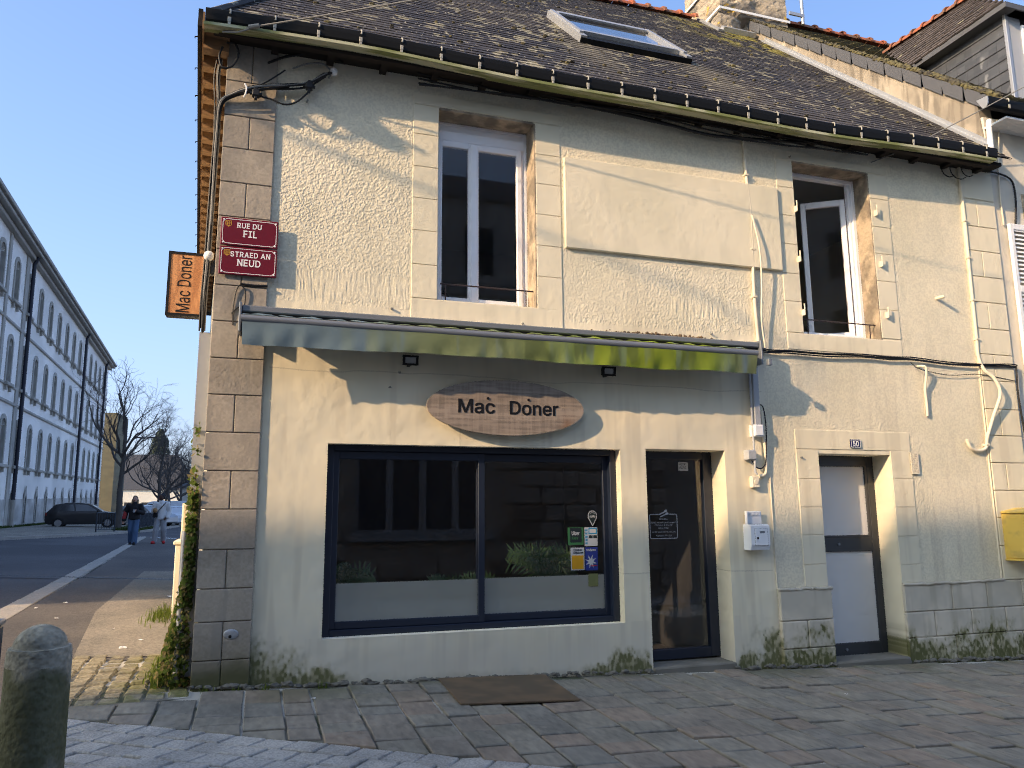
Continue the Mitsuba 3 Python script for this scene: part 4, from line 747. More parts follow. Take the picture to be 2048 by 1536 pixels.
m = MB().tube([(.155, -.12, 5.09), (.17, -.135, 5.05), (.165, -.13, 5.0), (.15, -.11, 4.975)], .007, 6, 3); tag(obj('cable_tie', m, 'enamel_white', None, smooth=40, **HF), 'white tie wrapped round the cable bundle', 'cable tie')
# wires to the far side of the street and the lamp hanging on one of them
pipe('wire', [(-.02, -.31, 5.40), (.103, -.33, 5.442), (1.44, -.80, 5.67), (5.4, -2.2, 6.40), (14, -5.2, 8.0)], .007, 'cable_grey', 'thin grey wire running from the left eave corner up over the street', 'wire', k=3)
m = MB().tube([(-.03, -.32, 5.395), (.08, -.34, 5.40), (.22, -.37, 5.455)], .006, 6).tube([(.17, -.36, 5.452), (.25, -.385, 5.466)], .018, 8); tag(obj('wire_clamp', m, 'cable_grey', None, **HF), 'grey twisted clamp where the street wire meets the eave', 'clamp')
pipe('wire', [(-20, -8.4, 11.2), (-9.8, -6.0, 9.95), (-6.3, -2.6, 7.75), (-4.4, -1.3, 7.1), (-2.75, -1.5, 7.05), (-4.9, 1.4, 7.2), (-10.9, 6, 8.2)], .022, 'cable_black', 'thick street cable crossing the side street high above', 'wire', k=3)
lx, ly, lz = -2.75, -1.50, 6.72
lp = thing('street_lamp', 'street lamp hanging from the cable over the side street', 'street lamp')
m = MB().lathe([(0, .14), (.04, .14), (.06, .04), (.12, -.02), (.15, -.10), (.12, -.14), (0, -.14)], (lx, ly, lz), 20); obj('lamp_head', m, 'graphite_frame', lp, smooth=40, **HF)
m = MB()
for pts in ([(0, 0, .12), (-.06, .02, .30), (-.28, .05, .30), (-.50, .05, .12), (-.72, .05, .10)], [(.1, 0, .02), (-.2, 0, -.05), (-.45, 0, .02), (-.62, 0, -.10)], [(.05, 0, -.1), (-.12, 0, -.20), (-.35, 0, -.16), (-.5, 0, -.05)], [(.25, 0, .22), (.05, 0, .05), (-.15, 0, .18), (-.35, 0, .12)], [(.1, 0, -.05), (.35, 0, -.16), (.55, 0, -.24)]): m.tube([(lx + a, ly + b, lz + c) for a, b, c in pts], .020, 8, 4)
obj('lamp_arm', m, 'graphite_frame', lp, smooth=40, **HF)

# ------------------------------------------------------------------ signs, boxes and lamps on the front
ob = thing('shop_sign', 'oval weathered wooden board with black shop lettering above the window', 'sign')
ell = affinity.scale(Point(0, 0).buffer(1, 64), .712, .239); ell = affinity.translate(ell, 2.435, 2.470)
PLK = [2.24, 2.361, 2.482, 2.603, 2.72]
for k, (a, b) in enumerate(zip([2.2] + PLK[1:4], PLK[1:4] + [2.8])):
    obj('plank', MB().front(ell.intersection(sbox(1, a + .0004, 4, b - .0004)), -.088 - .0012 * (k % 2), -.06), 'weathered_board', ob, **HF)
m = MB(); text(m, 'Mac', 1.992, 2.418, -.0885, .112, .325, True, .004); text(m, 'Doner', 2.452, 2.416, -.0885, .112, .452, True, .004); obj('lettering', m, 'black_paint', ob, **HF)
m = MB(); [m.tube([(x, -.095, 2.545), (x, -.02, 2.545)], .012, 8) for x in (2.255, 2.625)]; obj('bolt', m, 'black_paint', ob, **HF)
obj('spacer', MB().box(2.0, 2.06, -.06, 0, 2.40, 2.55).box(2.8, 2.86, -.06, 0, 2.40, 2.55), 'rust_plate', ob, **HF)
for x, lab in ((1.575, 'small black floodlight under the left half of the awning'), (3.395, 'small black floodlight under the right half of the awning')):
    fl = thing('floodlight', lab, 'floodlight')
    def tilt(v, x=x): v = np.array(v); y, z = v[:, 1], v[:, 2]; a = .12; return np.stack([v[:, 0] + x, -.10 + y * math.cos(a) - z * math.sin(a), 2.838 + y * math.sin(a) + z * math.cos(a)], 1)
    obj('housing', MB().front(sbox(-.066, -.042, .066, .042).difference(sbox(-.046, -.026, .046, .026)), -.022, -.004).cbox(-.060, .060, -.003, .03, -.036, .036, .004).xf(tilt), 'black_paint', fl, **HF)
    obj('lens', MB().box(-.0455, .0455, -.012, -.004, -.0255, .0255).xf(tilt), 'lamp_lens', fl, **HF)
    obj('arm', MB().box(x - .012, x + .012, -.08, 0, 2.80, 2.815), 'black_paint', fl, **HF)
for k, (z0, z1, l1, l2, lab) in enumerate(((3.708, 3.944, 'RUE DU', 'FIL', 'dark red enamel street name plate reading RUE DU FIL, upper of two'), (3.464, 3.700, 'STRAED AN', 'NEUD', 'dark red enamel street name plate reading STRAED AN NEUD, lower of two'))):
    x0, x1 = .030, .474; sg = thing('street_sign', lab, 'street sign'); cx = (x0 + x1) / 2
    obj('plate', MB().cbox(x0, x1, -.062, -.046, z0, z1, .006).box(x0 + .03, x1 - .03, -.046, -.02, z0 + .05, z1 - .05), 'enamel_red', sg, **HF)
    o = sbox(x0 + .014, z0 + .014, x1 - .014, z1 - .014); c = .026
    for px_, pz_ in ((x0 + .014, z0 + .014), (x1 - .014, z0 + .014), (x0 + .014, z1 - .014), (x1 - .014, z1 - .014)): o = o.difference(affinity.rotate(sbox(px_ - c * .7, pz_ - c * .7, px_ + c * .7, pz_ + c * .7), 45))
    m = MB().front(o.difference(o.buffer(-.0042)), -.0632, -.0618)
    for px_, pz_ in ((x0 + .022, z0 + .022), (x1 - .022, z0 + .022), (x0 + .022, z1 - .022), (x1 - .022, z1 - .022)): m.front(Point(px_, pz_).buffer(.0065), -.066, -.0618)
    obj('border', m, 'enamel_white', sg, **HF)
    m = MB(); serif_text(m, l1, cx + .004 + (.014 if k else -.004), z1 - .084, -.0618, .042); serif_text(m, l2, cx + .01, z1 - .158, -.0618, .054); obj('lettering', m, 'enamel_white', sg, **HF)
    sx, sz = x0 + .058, z1 - .052; crest = Polygon([(sx - .024, sz + .022), (sx + .024, sz + .022), (sx + .024, sz - .016), (sx + .006, sz - .026), (sx, sz - .032), (sx - .006, sz - .026), (sx - .024, sz - .016)])
    crest = crest.difference(unary_union([sbox(sx + a - .0045, sz + b - .0045, sx + a + .0045, sz + b + .0045) for a in (-.014, 0, .014) for b in (-.012, .0, .012)])); obj('crest', MB().front(crest, -.0634, -.0618), 'ochre', sg, **HF)
# broken plaster and wire under the signs
m = MB().tube([(.16, -.032, 3.06), (.155, -.04, 3.18), (.17, -.045, 3.33), (.2, -.05, 3.385), (.24, -.05, 3.34), (.235, -.045, 3.22), (.19, -.045, 3.20), (.145, -.04, 3.15)], .006, 6, 4).tube([(.2, -.035, 3.40), (.30, -.036, 3.395), (.41, -.036, 3.40)], .010, 6, 4); tag(obj('loose_wire', m, 'cable_black', None, **HF), 'bent black loose wire below the street name plates', 'wire')
# number plate 50
nbp = thing('house_number', 'small dark blue enamel number plate reading 50 over the panelled door', 'number plate')
obj('plate', MB().cbox(6.114, 6.242, -.022, -.008, 2.203, 2.291, .003), 'enamel_blue', nbp, **HF)
m = MB().front(sbox(6.119, 2.208, 6.237, 2.286).difference(sbox(6.1235, 2.2125, 6.2325, 2.2815)), -.0232, -.0218); text(m, '50', 6.142, 2.221, -.0218, .052, .072, True, .0014); obj('lettering', m, 'enamel_white', nbp, **HF)
# white letterbox
lb = thing('letterbox', 'white metal letterbox with open top flap right of the shop door', 'letterbox')
x0, x1, z0, z1 = 4.80, 5.005, 1.215, 1.575
m = MB(); sidepoly(m, [(0, z0), (-.10, z0), (-.12, z0 + .05), (-.12, 1.44), (-.10, 1.452), (0, 1.452)], x0, x1); obj('body', m, 'letterbox_white', lb, **HF)
m = MB().cbox(x0 + .005, x1 - .02, -.035, -.028, 1.452, z1, .002).cbox(x0 + .005, x0 + .02, -.06, -.035, 1.452, z1, .002); [m.box(x0 + .02 + k * .015, x0 + .026 + k * .015, -.045, -.035, z1 - .04, z1 - .004) for k in range(10)]; obj('flap', m, 'letterbox_white', lb, **HF)
obj('slot', MB().box(x0 + .02, x1 - .03, -.10, -.03, 1.451, 1.4535), 'black_paint', lb, **HF)
m = MB().front(sbox(x0 + .04, z0 + .04, x1 - .02, 1.415).difference(sbox(x0 + .043, z0 + .043, x1 - .023, 1.412)), -.1212, -.1195); obj('door_gap', m, 'alu_grey', lb, **HF)
obj('door', MB().cbox(x0 + .043, x1 - .023, -.1235, -.119, z0 + .043, 1.412, .002), 'letterbox_white', lb, **HF)
m = MB().front(Point(x0 + .07, 1.325).buffer(.011), -.126, -.12); obj('lock', m, 'black_paint', lb, **HF); m = MB().front(sbox(x0 + .095, 1.37, x0 + .15, 1.39), -.1245, -.1232); obj('name_plate', m, 'alu_grey', lb, **HF)
# yellow post box
pb = thing('post_box', 'yellow wall mounted post box at the right end of the front', 'post box')
m = MB(); X0, X1, Z0, Z1 = 8.03, 8.56, 1.06, 1.535
m.cbox(X0, X1, -.30, -.005, Z0, Z1, .012); obj('body', m, 'post_yellow', pb, **HF)
m = MB(); m.add(m3.Manifold.hull_points(np.array([(X0 - .015, -.315, Z1 + .002), (X1 + .015, -.315, Z1 + .002), (X0 - .015, 0, Z1 + .002), (X1 + .015, 0, Z1 + .002), (X0 - .01, -.3, Z1 + .018), (X1 + .01, -.3, Z1 + .018), ((X0 + X1) / 2 - .05, -.24, Z1 + .05), ((X0 + X1) / 2 + .05, -.24, Z1 + .05), ((X0 + X1) / 2 - .05, 0, Z1 + .06), ((X0 + X1) / 2 + .05, 0, Z1 + .06), (X0, 0, Z1 + .02), (X1, 0, Z1 + .02)]))); obj('lid', m, 'post_yellow', pb, **HF)
m = MB()
for a, b, c, d in ((-.27, -.03, 1.10, 1.115), (-.27, -.03, 1.48, 1.49), (-.27, -.262, 1.115, 1.48), (-.04, -.03, 1.115, 1.48), (-.262, -.04, 1.19, 1.196)): m.box(X0 - .004, X0 + .004, a, b, c, d)
obj('side_rib', m, 'post_yellow', pb, **HF)
obj('base_rail', MB().cbox(X0 - .01, X1 + .01, -.31, -.004, Z0 - .02, Z0, .004), 'post_yellow', pb, **HF)
obj('slot', MB().cbox(X0 + .09, X1 - .05, -.315, -.299, 1.40, 1.445, .004), 'black_paint', pb, **HF); obj('label_card', MB().box(X0 + .09, X1 - .05, -.304, -.299, 1.30, 1.385), 'enamel_white', pb, **HF)
# hanging sign box over the side street
hs = thing('hanging_sign', 'black framed wooden box sign projecting over the side street, lettering turned upright', 'sign')
hx0, hx1, hz0, hz1, hy = -.425, -.10, 3.27, 3.845, .80
m = MB().front(sbox(hx0, hz0, hx1, hz1).difference(sbox(hx0 + .022, hz0 + .022, hx1 - .022, hz1 - .022)), hy, hy + .02).cbox(hx0, hx1, hy + .02, hy + .13, hz0, hz1, .004); obj('case', m, 'black_paint', hs)
obj('face', MB().box(hx0 + .022, hx1 - .022, hy + .006, hy + .02, hz0 + .022, hz1 - .022), 'sign_wood', hs)
mm = MB(); text(mm, 'Mac Doner', 0, 0, 0, .108, .51, False, .003)
obj('lettering', mm.xf(lambda v: np.stack([-.235 - v[:, 2], v[:, 1] + hy + .006, hz0 + .034 + v[:, 0]], 1)), 'black_paint', hs)
wl = thing('wall_lamp', 'round white lamp among the cables beside the hanging sign', 'lamp'); i = trimesh.creation.icosphere(2, .040); obj('globe', (i.vertices * [1, 1, 1.05] + [-.055, .16, 3.64], i.faces), 'enamel_white', wl, smooth=True); obj('base', MB().cbox(-.07, .0, .2, .26, 3.50, 3.62, .008), 'graphite_frame', wl)
# white trunking down the side of the corner
m = MB(); v = np.array([side(u, s, z) for u in (-.01, .085) for s in (.12, .22) for z in (.38, 3.02)]); m.add(v, BOXF); tag(obj('cable_trunking', m, 'plastic_grey', None, **HF), 'tall pale cable trunking box up the side of the corner', 'cable trunking')
m = MB().tube([side(.10, .10, .36), side(.10, .10, 1.45)], .024, 10); tag(obj('guard_pipe', m, 'zinc', None, smooth=40, **HF), 'worn grey metal guard pipe standing in the ivy at the corner', 'pipe')
# cream pilaster of the shopfront further along the side wall
pl = thing('pilaster', 'cream fluted pilaster on a plain base along the side wall', 'pilaster')
py0 = 4.4; gx = -.066 * py0; g0 = float(gz(gx, py0))
obj('base', MB().cbox(gx - .25, gx + .05, py0, py0 + .5, g0 - .1, 1.10, .012).cbox(gx - .275, gx + .05, py0 - .02, py0 + .52, 1.10, 1.15, .012), 'paint_cream', pl)
obj('shaft', MB().cbox(gx - .20, gx + .05, py0 + .06, py0 + .45, 1.15, 1.62, .008), 'paint_cream', pl)
for k in range(4): obj('flute', MB().tube([(gx - .18 + k * .052, py0 + .058, 1.17), (gx - .18 + k * .052, py0 + .058, 1.60)], .017, 8), 'paint_cream', pl, smooth=40)
tag(obj('shop_blind', MB().cbox(gx - .15, gx - .02, py0 + .8, py0 + 1.1, 1.62, 1.69, .01), 'st_red', None), 'small red shop blind end behind the cream pilaster', 'blind')
# metal plate on the pavement, foot plug on the corner stone
tag(obj('steel_plate', MB().prism([(1.85, -.03, 0), (2.76, -.03, 0), (2.72, -.88, 0), (1.83, -.84, 0)], (0, 0, .004), (0, 0, .014)).xf(lambda v: v + np.stack([v[:, 0] * 0, v[:, 0] * 0, gz(v[:, 0], v[:, 1]) + .006], 1)), 'rust_plate', None), 'rusty brown steel chequer plate lying on the pavement under the window', 'steel plate')
m = MB(); i = trimesh.creation.icosphere(2, .05); m.add(i.vertices * [1.1, .18, .75] + [.265, -.03, .69], i.faces); k = obj('filler_patch', m, 'zinc', None, smooth=True, **HF); tag(k, 'pale filler blob with a hole low on the corner stone', 'filler patch'); i = trimesh.creation.icosphere(1, .012); obj('hole', (i.vertices * [1, .5, 1] + [.26, -.041, .675], i.faces), 'black_paint', k, **HF)

# ---- stickers on the glass
def sticker(x0, x1, z0, z1, y, mt, label, parts=(), shape=None):
    k = obj('sticker', MB().front(shape if shape is not None else sbox(x0, z0, x1, z1).buffer(-.004).buffer(.004), y - .0012, y), mt, None, **HF); tag(k, label, 'sticker')
    for nm, m, mm_ in parts: obj(nm, m, mm_, k, **HF)
    return k
yR = .095 + .065 + .018 - .0005
m = MB(); text(m, 'Uber', 3.118, 1.372, yR - .0022, .034, .075, True, .001)
m2 = MB(); text(m2, 'Eats', 3.118, 1.335, yR - .0022, .022, .06, True, .001)
sticker(3.080, 3.232, 1.284, 1.440, yR, 'st_green', 'green bordered delivery sticker reading Uber Eats', [('panel', MB().front(sbox(3.102, 1.306, 3.214, 1.436), yR - .0022, yR - .0012), 'st_black'), ('lettering', m, 'st_white'), ('small_lettering', m2, 'st_green')])
drop = unary_union([Point(3.325, 1.545).buffer(.044), Polygon([(3.283, 1.530), (3.367, 1.530), (3.325, 1.455)]).buffer(.004)]); m = MB(); text(m, 'savile', 3.325, 1.528, yR - .0022, .020, .056, True, .001, centre=True)
sticker(0, 0, 0, 0, yR, 'st_white', 'dark drop shaped sticker, topmost on the glass', [('panel', MB().front(drop.buffer(-.006), yR - .0021, yR - .0012), 'st_black'), ('lettering', m, 'st_white'), ('arc', MB().front(Point(3.325, 1.545).buffer(.028).difference(Point(3.325, 1.545).buffer(.025)).intersection(sbox(3.29, 1.56, 3.36, 1.6)), yR - .0024, yR - .002), 'st_white')], drop)
sticker(3.243, 3.370, 1.272, 1.440, yR, 'st_white', 'white and blue sticker listing payment cards', [('card_logo', MB().front(sbox(3.282, 1.378, 3.366, 1.436), yR - .0022, yR - .0012), 'st_cyan'), ('bank_mark', MB().front(sbox(3.295, 1.392, 3.32, 1.42).buffer(.004).union(sbox(3.327, 1.392, 3.352, 1.42).buffer(.004)), yR - .0032, yR - .0022), 'st_white'),
    ('small_card', MB().front(sbox(3.285, 1.342, 3.322, 1.368).union(sbox(3.328, 1.342, 3.365, 1.368)), yR - .0022, yR - .0012), 'st_black'), ('side_card', MB().front(unary_union([sbox(3.248, z, 3.272, z + .017) for z in (1.29, 1.318, 1.346, 1.375, 1.405)]), yR - .0022, yR - .0012), 'st_cyan')])
m = MB(); text(m, 'Chèque', 3.130, 1.232, yR - .0022, .019, .082, True, .001); m2 = MB(); text(m2, 'Déjeuner', 3.130, 1.207, yR - .0022, .019, .098, True, .001)
sticker(3.105, 3.236, 1.062, 1.260, yR, 'st_white', 'white and orange meal voucher sticker', [('panel', MB().front(sbox(3.114, 1.070, 3.228, 1.192), yR - .0022, yR - .0012), 'st_yellow'), ('lettering', m, 'st_black'), ('lettering', m2, 'st_black')])
m = MB(); text(m, 'sodexo', 3.258, 1.228, yR - .0022, .022, .092, True, .001)
star = Polygon([(3.3 + r * math.sin(a), 1.135 + r * math.cos(a) * 1.05) for a, r in zip(np.linspace(0, 2 * math.pi, 17)[:-1] + .3, [.062, .022] * 8)]).intersection(sbox(3.248, 1.062, 3.366, 1.2))
sticker(3.246, 3.368, 1.058, 1.263, yR, 'st_blue', 'dark blue sticker with a pale star', [('lettering', m, 'st_white'), ('star', MB().front(star, yR - .0022, yR - .0012), 'st_white'), ('stripe', MB().front(sbox(3.30, 1.095, 3.36, 1.102), yR - .0034, yR - .0022), 'st_red')])
sticker(3.272, 3.366, .918, 1.028, yR, 'st_olive', 'olive green square sticker, lowest on the glass')
yD = .235 + .03 - .0006
m = MB(); [m.front(sbox(4.29 + .004 * (j % 3), 1.985 + j * .0125, 4.37 - .006 * (j % 2), 1.989 + j * .0125), yD - .002, yD - .001) for j in range(5)]
sticker(4.285, 4.393, 1.966, 2.052, yD, 'st_white', 'small white notice in the top corner of the shop door', [('lettering', m, 'st_black')])
m = MB().front(Point(3.875, 1.52).buffer(.013), yD - .0022, yD - .001); sticker(3.835, 3.898, 1.425, 1.537, yD, 'st_white', 'white paper notice with an orange dot at the door edge', [('dot', m, 'st_yellow')])
sticker(3.835, 3.870, 1.555, 1.586, yD, 'st_yellow', 'small yellow sticker above the paper notice on the door')
fr = sbox(3.952, 1.322, 4.25, 1.555).buffer(-.02).buffer(.02); fr = fr.difference(fr.buffer(-.007)).difference(sbox(4.055, 1.53, 4.16, 1.57))
m = MB().front(fr, yD - .0015, yD - .0003)
ln = LineString([(4.06, 1.55), (4.115, 1.573)]).buffer(.005).union(affinity.rotate(affinity.scale(Point(4.128, 1.583).buffer(.012), 1.3, 1), 25)); ln2 = LineString([(4.07, 1.527), (4.125, 1.55)]).buffer(.0045).union(affinity.rotate(affinity.scale(Point(4.14, 1.557).buffer(.012), 1.4, .9), 25)); m.front(ln.union(ln2), yD - .0015, yD - .0003)
for tx, z, h, w in (('Horaires', 1.498, .017, .088), ('Lundi / mercredi / jeudi / vendredi', 1.468, .013, .26), ('11h à 14h et de 18h à 22h', 1.444, .013, .19), ('Mardi : FERMÉ', 1.416, .013, .11), ('Samedi : 12h à 14h et de 18h à 22h', 1.380, .013, .25), ('Dimanche : 18h à 22h', 1.345, .013, .17)): text(m, tx, 4.10, z, yD - .0003, h, w, False, .0012, centre=True)
k = obj('sticker', m, 'plastic_grey', None, **HF); tag(k, 'white opening hours lettering in a rounded frame on the shop door', 'sticker')

# ---- plants behind the shop window
flat('palm_green', (0.028, 0.065, 0.022), 0.55); flat('pot_clay', (0.16, 0.10, 0.07), 0.8); flat('chair_black', (0.02, 0.02, 0.02), 0.5)
def palm(x, y, z0, h, n, seed, label):
    r = np.random.default_rng(seed); k = thing('palm_plant', label, 'plant')
    obj('pot', MB().lathe([(0, 0), (.06, 0), (.085, .16), (.075, .16), (.07, .13), (0, .13)], (x, y, z0), 18), 'pot_clay', k, smooth=40, **HF)
    m = MB()
    for i in range(n):
        a = r.uniform(0, 2 * math.pi); sp = r.uniform(.08, .26) * h / .5; hh = h * r.uniform(.6, 1)
        p = np.array([(x + math.cos(a) * sp * t ** 1.6, y + .5 * math.sin(a) * sp * t ** 1.6, z0 + .12 + hh * (t - .35 * t ** 3)) for t in np.linspace(0, 1, 12)]); m.tube(p, np.linspace(.006, .002, 12), 4)
        for q in range(3, 12):
            d = p[q] - p[q - 1]; d /= np.linalg.norm(d); sd = np.cross(d, [0, -1, .2]); sd /= np.linalg.norm(sd)
            for sgn in (-1, 1):
                L = .10 * (1.1 - abs(q / 12 - .55)); tip = p[q] + sgn * sd * L + d * L * .7 - np.array([0, 0, .02]); w = d * .008; m.add(np.array([p[q] - w, p[q] + w, (p[q] + tip) / 2 + w * 1.3, tip, (p[q] + tip) / 2 - w * 1.0]), np.array([[0, 1, 2], [0, 2, 4], [4, 2, 3]]))
    obj('fronds', m, 'palm_green', k, **HF)
obj('shelf', MB().box(.95, 3.5, .30, .58, .60, .64), 'interior_floor', house, **HF)
palm(1.12, .42, .64, .58, 14, 1, 'feathery green palm at the left end of the shop window'); palm(3.02, .44, .64, .80, 34, 2, 'bushy green palm at the right of the shop window'); palm(2.33, .44, .64, .40, 9, 3, 'small green palm behind the middle bar of the shop window'); palm(2.05, .50, .64, .34, 8, 4, 'low green palm left of the middle bar of the shop window')
m = MB().tube([(1.85, .75, 2.95), (1.87, .76, 3.4), (1.95, .77, 3.68), (2.08, .78, 3.70), (2.14, .79, 3.5), (2.15, .8, 2.95)], .014, 6, 5).tube([(1.90, .75, 3.0), (1.93, .76, 3.35), (2.0, .76, 3.52), (2.08, .77, 3.4), (2.1, .78, 3.0)], .010, 6, 5); tag(obj('chair_back', m, 'chair_black', None, smooth=40, **HF), 'curved black chair back seen inside the left upper window', 'chair')

# ------------------------------------------------------------------ ground
def gridmesh(x0, x1, y0, y1, nx, ny, dz):
    X, Y = np.meshgrid(np.linspace(x0, x1, nx), np.linspace(y0, y1, ny), indexing='ij'); v = np.stack([X.ravel(), Y.ravel(), gz(X.ravel(), Y.ravel()) + dz], 1)
    i, j = np.meshgrid(np.arange(nx - 1), np.arange(ny - 1), indexing='ij'); q = np.stack([i * ny + j, (i + 1) * ny + j, (i + 1) * ny + j + 1, i * ny + j + 1], -1).reshape(-1, 4); return v, q
xs_ = np.concatenate([np.linspace(-400, -30, 12), np.linspace(-29, 14, 87), np.linspace(20, 300, 10)]); ys_ = np.concatenate([np.linspace(-120, -13, 8), np.linspace(-12, 30, 85), np.linspace(33, 120, 30), np.linspace(140, 700, 8)])
X, Y = np.meshgrid(xs_, ys_, indexing='ij'); Vg = np.stack([X.ravel(), Y.ravel(), gz(X.ravel(), Y.ravel()) - .04], 1); i, j = np.meshgrid(np.arange(len(xs_) - 1), np.arange(len(ys_) - 1), indexing='ij'); ny = len(ys_)
struct('road', (Vg, np.stack([i * ny + j, (i + 1) * ny + j, (i + 1) * ny + j + 1, i * ny + j + 1], -1).reshape(-1, 4)), 'asphalt')
def ribbon(left, right, dz, n=40):     # a sheet between two polylines, following the ground
    L = np.array(left, float); R = np.array(right, float); t = np.linspace(0, 1, n)
    def rs(P): s = np.r_[0, np.cumsum(np.linalg.norm(np.diff(P, axis=0), axis=1))]; return np.stack([np.interp(t * s[-1], s, P[:, k]) for k in (0, 1)], 1)
    a, b = rs(L), rs(R); k = 6; P = np.concatenate([a * (1 - q) + b * q for q in np.linspace(0, 1, k)]); v = np.concatenate([P, (gz(P[:, 0], P[:, 1]) + dz)[:, None]], 1)
    f = [[p * n + i, (p + 1) * n + i, (p + 1) * n + i + 1, p * n + i + 1] for p in range(k - 1) for i in range(n - 1)]; m = trimesh.Trimesh(v, np.vstack([[q[:3], [q[0], q[2], q[3]]] for q in f]), process=False)
    if m.face_normals[:, 2].mean() < 0: m.invert()
    return np.array(m.vertices), np.array(m.faces)
wx = lambda y: -.066 * y
def sheet(ring, dz):
    m = MB(); P = Polygon(ring)
    for a, b in ((-50, 0), (0, 6), (6, 14), (14, 24), (24, 40), (40, 90)):
        q = P.intersection(sbox(-300, a, 300, b))
        for g in getattr(q, 'geoms', [q]):
            if g.is_empty or g.geom_type != 'Polygon' or g.area < 1e-4: continue
            v, f = trimesh.creation.triangulate_polygon(g, engine='earcut'); m.add(np.c_[v, gz(v[:, 0], v[:, 1]) + dz], f)
    v, f = m.mesh(); t = trimesh.Trimesh(v, f, process=False); f = np.where((t.face_normals[:, 2] < 0)[:, None], f[:, ::-1], f); return v, f
struct('footway', sheet([(-1.95, -8), (-1.97, -3), (-2.2, 3.0), (-2.42, 6.7), (-2.72, 11.7), (-3.55, 22.6), (-4.3, 33.5), (wx(33), 33), (wx(23), 23), (wx(11.8), 11.8), (wx(1.3), 1.3), (-1.13, 1.3), (-1.13, -8)], -.006), 'asphalt_path')
struct('path', ribbon([(-1.05, 1.46), (-1.46, 4.83), (-1.76, 11.8)], [(.02, 1.46), (wx(4.8), 4.8), (wx(11.8), 11.8)], -.001), 'concrete_path')
# granite kerb strip along the footway
nk = 0
yy = -1.5
def kx(y): return float(np.interp(y, [-3, 4.06, 6.7, 11.73, 22.63, 34], [-1.95, -2.24, -2.44, -2.78, -3.57, -4.4]))
KB = struct('kerb', ribbon([(kx(y) - .30, y) for y in np.linspace(-1.5, 34, 40)], [(kx(y) + .02, y) for y in np.linspace(-1.5, 34, 40)], -.020), 'joint_sand')
def patch(ring, top, thick, ch=.004, jz=0.0, tilt=0.0):
    """one paving piece: a ring of x, y (anticlockwise) with chamfered top edges, standing on the sloping ground"""
    r = np.asarray(ring, float); c = r.mean(0); n = len(r); d = r - c; inn = c + d * (1 - ch / np.maximum(np.linalg.norm(d, axis=1, keepdims=True), .02) * 1.4)
    tl = tilt * (rng.standard_normal(2)); h = lambda P: gz(P[:, 0], P[:, 1]) + top + jz + (P - c) @ tl
    v = np.vstack([np.c_[r, h(r) - thick], np.c_[r, h(r) - ch], np.c_[inn, h(inn)]]); f = []
    for L in range(2):
        for k in range(n): a, b = L * n + k, L * n + (k + 1) % n; f += [[a, b, b + n], [a, b + n, a + n]]
    for k in range(1, n - 1): f.append([2 * n, 2 * n + k, 2 * n + k + 1])
    return v, np.array(f)
y = -1.5
while y < 34:
    L = rng.uniform(.8, 1.1); a, b = y + .006, y + L - .006; obj('kerb_stone', patch([(kx(a) - .26, a), (kx(a), a), (kx(b), b), (kx(b) - .26, b)], .0, .05, .008, rng.normal(0, .002)), 'kerb_granite', KB); y += L
# dark sealed crack across road and footway
m = MB(); p = [(x, yc, float(gz(x, yc)) + .002) for x, yc in zip(np.linspace(-9, -.75, 30), 11.0 + .25 * np.sin(np.linspace(0, 4, 30)) - np.linspace(0, 1.2, 30))]
for a, b in zip(p, p[1:]): m.quad((a[0], a[1], a[2]), (b[0], b[1], b[2]), (b[0], b[1] + .12, b[2]), (a[0], a[1] + .12, a[2]))
struct('tar_seam', m, 'black_paint')
# --- flagstones before the house
PAVE = struct('pavement', gridmesh(-1.25, 14, -9.0, .02, 40, 28, -.016), 'joint_sand')
P0, PD = np.array([-.68, -.66]), np.array([.876, -.482]); PN = np.array([PD[1], -PD[0]])        # edge of the granite setts: below it setts
def edge_below(p): return (np.asarray(p) - P0) @ PN                                            # > 0 on the sett side
far = 30.0; SETT = Polygon([P0 - PD * far, P0 + PD * far, P0 + PD * far + PN * far, P0 - PD * far + PN * far])
XB = [-.72, -.42, -.165, .08, .38, .64, .84, 1.13, 1.415, 1.68, 1.90, 2.14, 2.425, 2.75, 3.08, 3.35, 3.62, 3.86, 4.09, 4.38, 4.66, 4.85, 5.09, 5.37, 5.62, 5.87, 6.09, 6.38, 6.66, 6.93, 7.22, 7.5, 7.79, 8.06, 8.35, 8.63, 8.92, 9.2, 9.5, 9.8]
pieces = []
for x0, x1 in zip(XB, XB[1:]):
    y = -.02 - rng.uniform(0, .12)
    if x0 < 0: y = -.30 + .15 * (x0 + .2)
    first = True
    while y > -3.9:
        L = rng.uniform(.20, .40); jy = rng.normal(0, .012, 2); g = .006 + rng.uniform(0, .004)
        rect = Polygon([(x0 + g, y - L + g + jy[0]), (x1 - g, y - L + g + jy[1]), (x1 - g + rng.normal(0, .003), y - g), (x0 + g + rng.normal(0, .003), y - g)]); jy0 = jy; y -= L
        q = rect.difference(SETT.buffer(.012))
        if q.is_empty or q.geom_type != 'Polygon' or q.area < .008: continue
        ring = np.array(q.exterior.coords)[:-1]; ring = ring if Polygon(ring).exterior.is_ccw else ring[::-1]; pieces.append(ring)
pieces.sort(key=lambda r: np.linalg.norm(r.mean(0) - CW[:2]) + (100 if r.mean(0)[1] < -3.2 or (r.mean(0) - CW[:2])[1] < 2.3 else 0) + (50 if r.mean(0)[0] > 7.6 else 0))
rest = MB()
for k, r in enumerate(pieces):
    jz = rng.normal(0, .0035); c = r.mean(0); mt = SLABS[rng.choice(4, p=[.38, .30, .14, .18])]
    v, f = patch(r, .0, .03, .006, jz, .010)
    if k < 292: obj('flagstone', (v, f), mt, PAVE)
    else: rest.add(v, f)
stuffpart(obj('far_flagstones', rest, 'slab_mauve', PAVE))
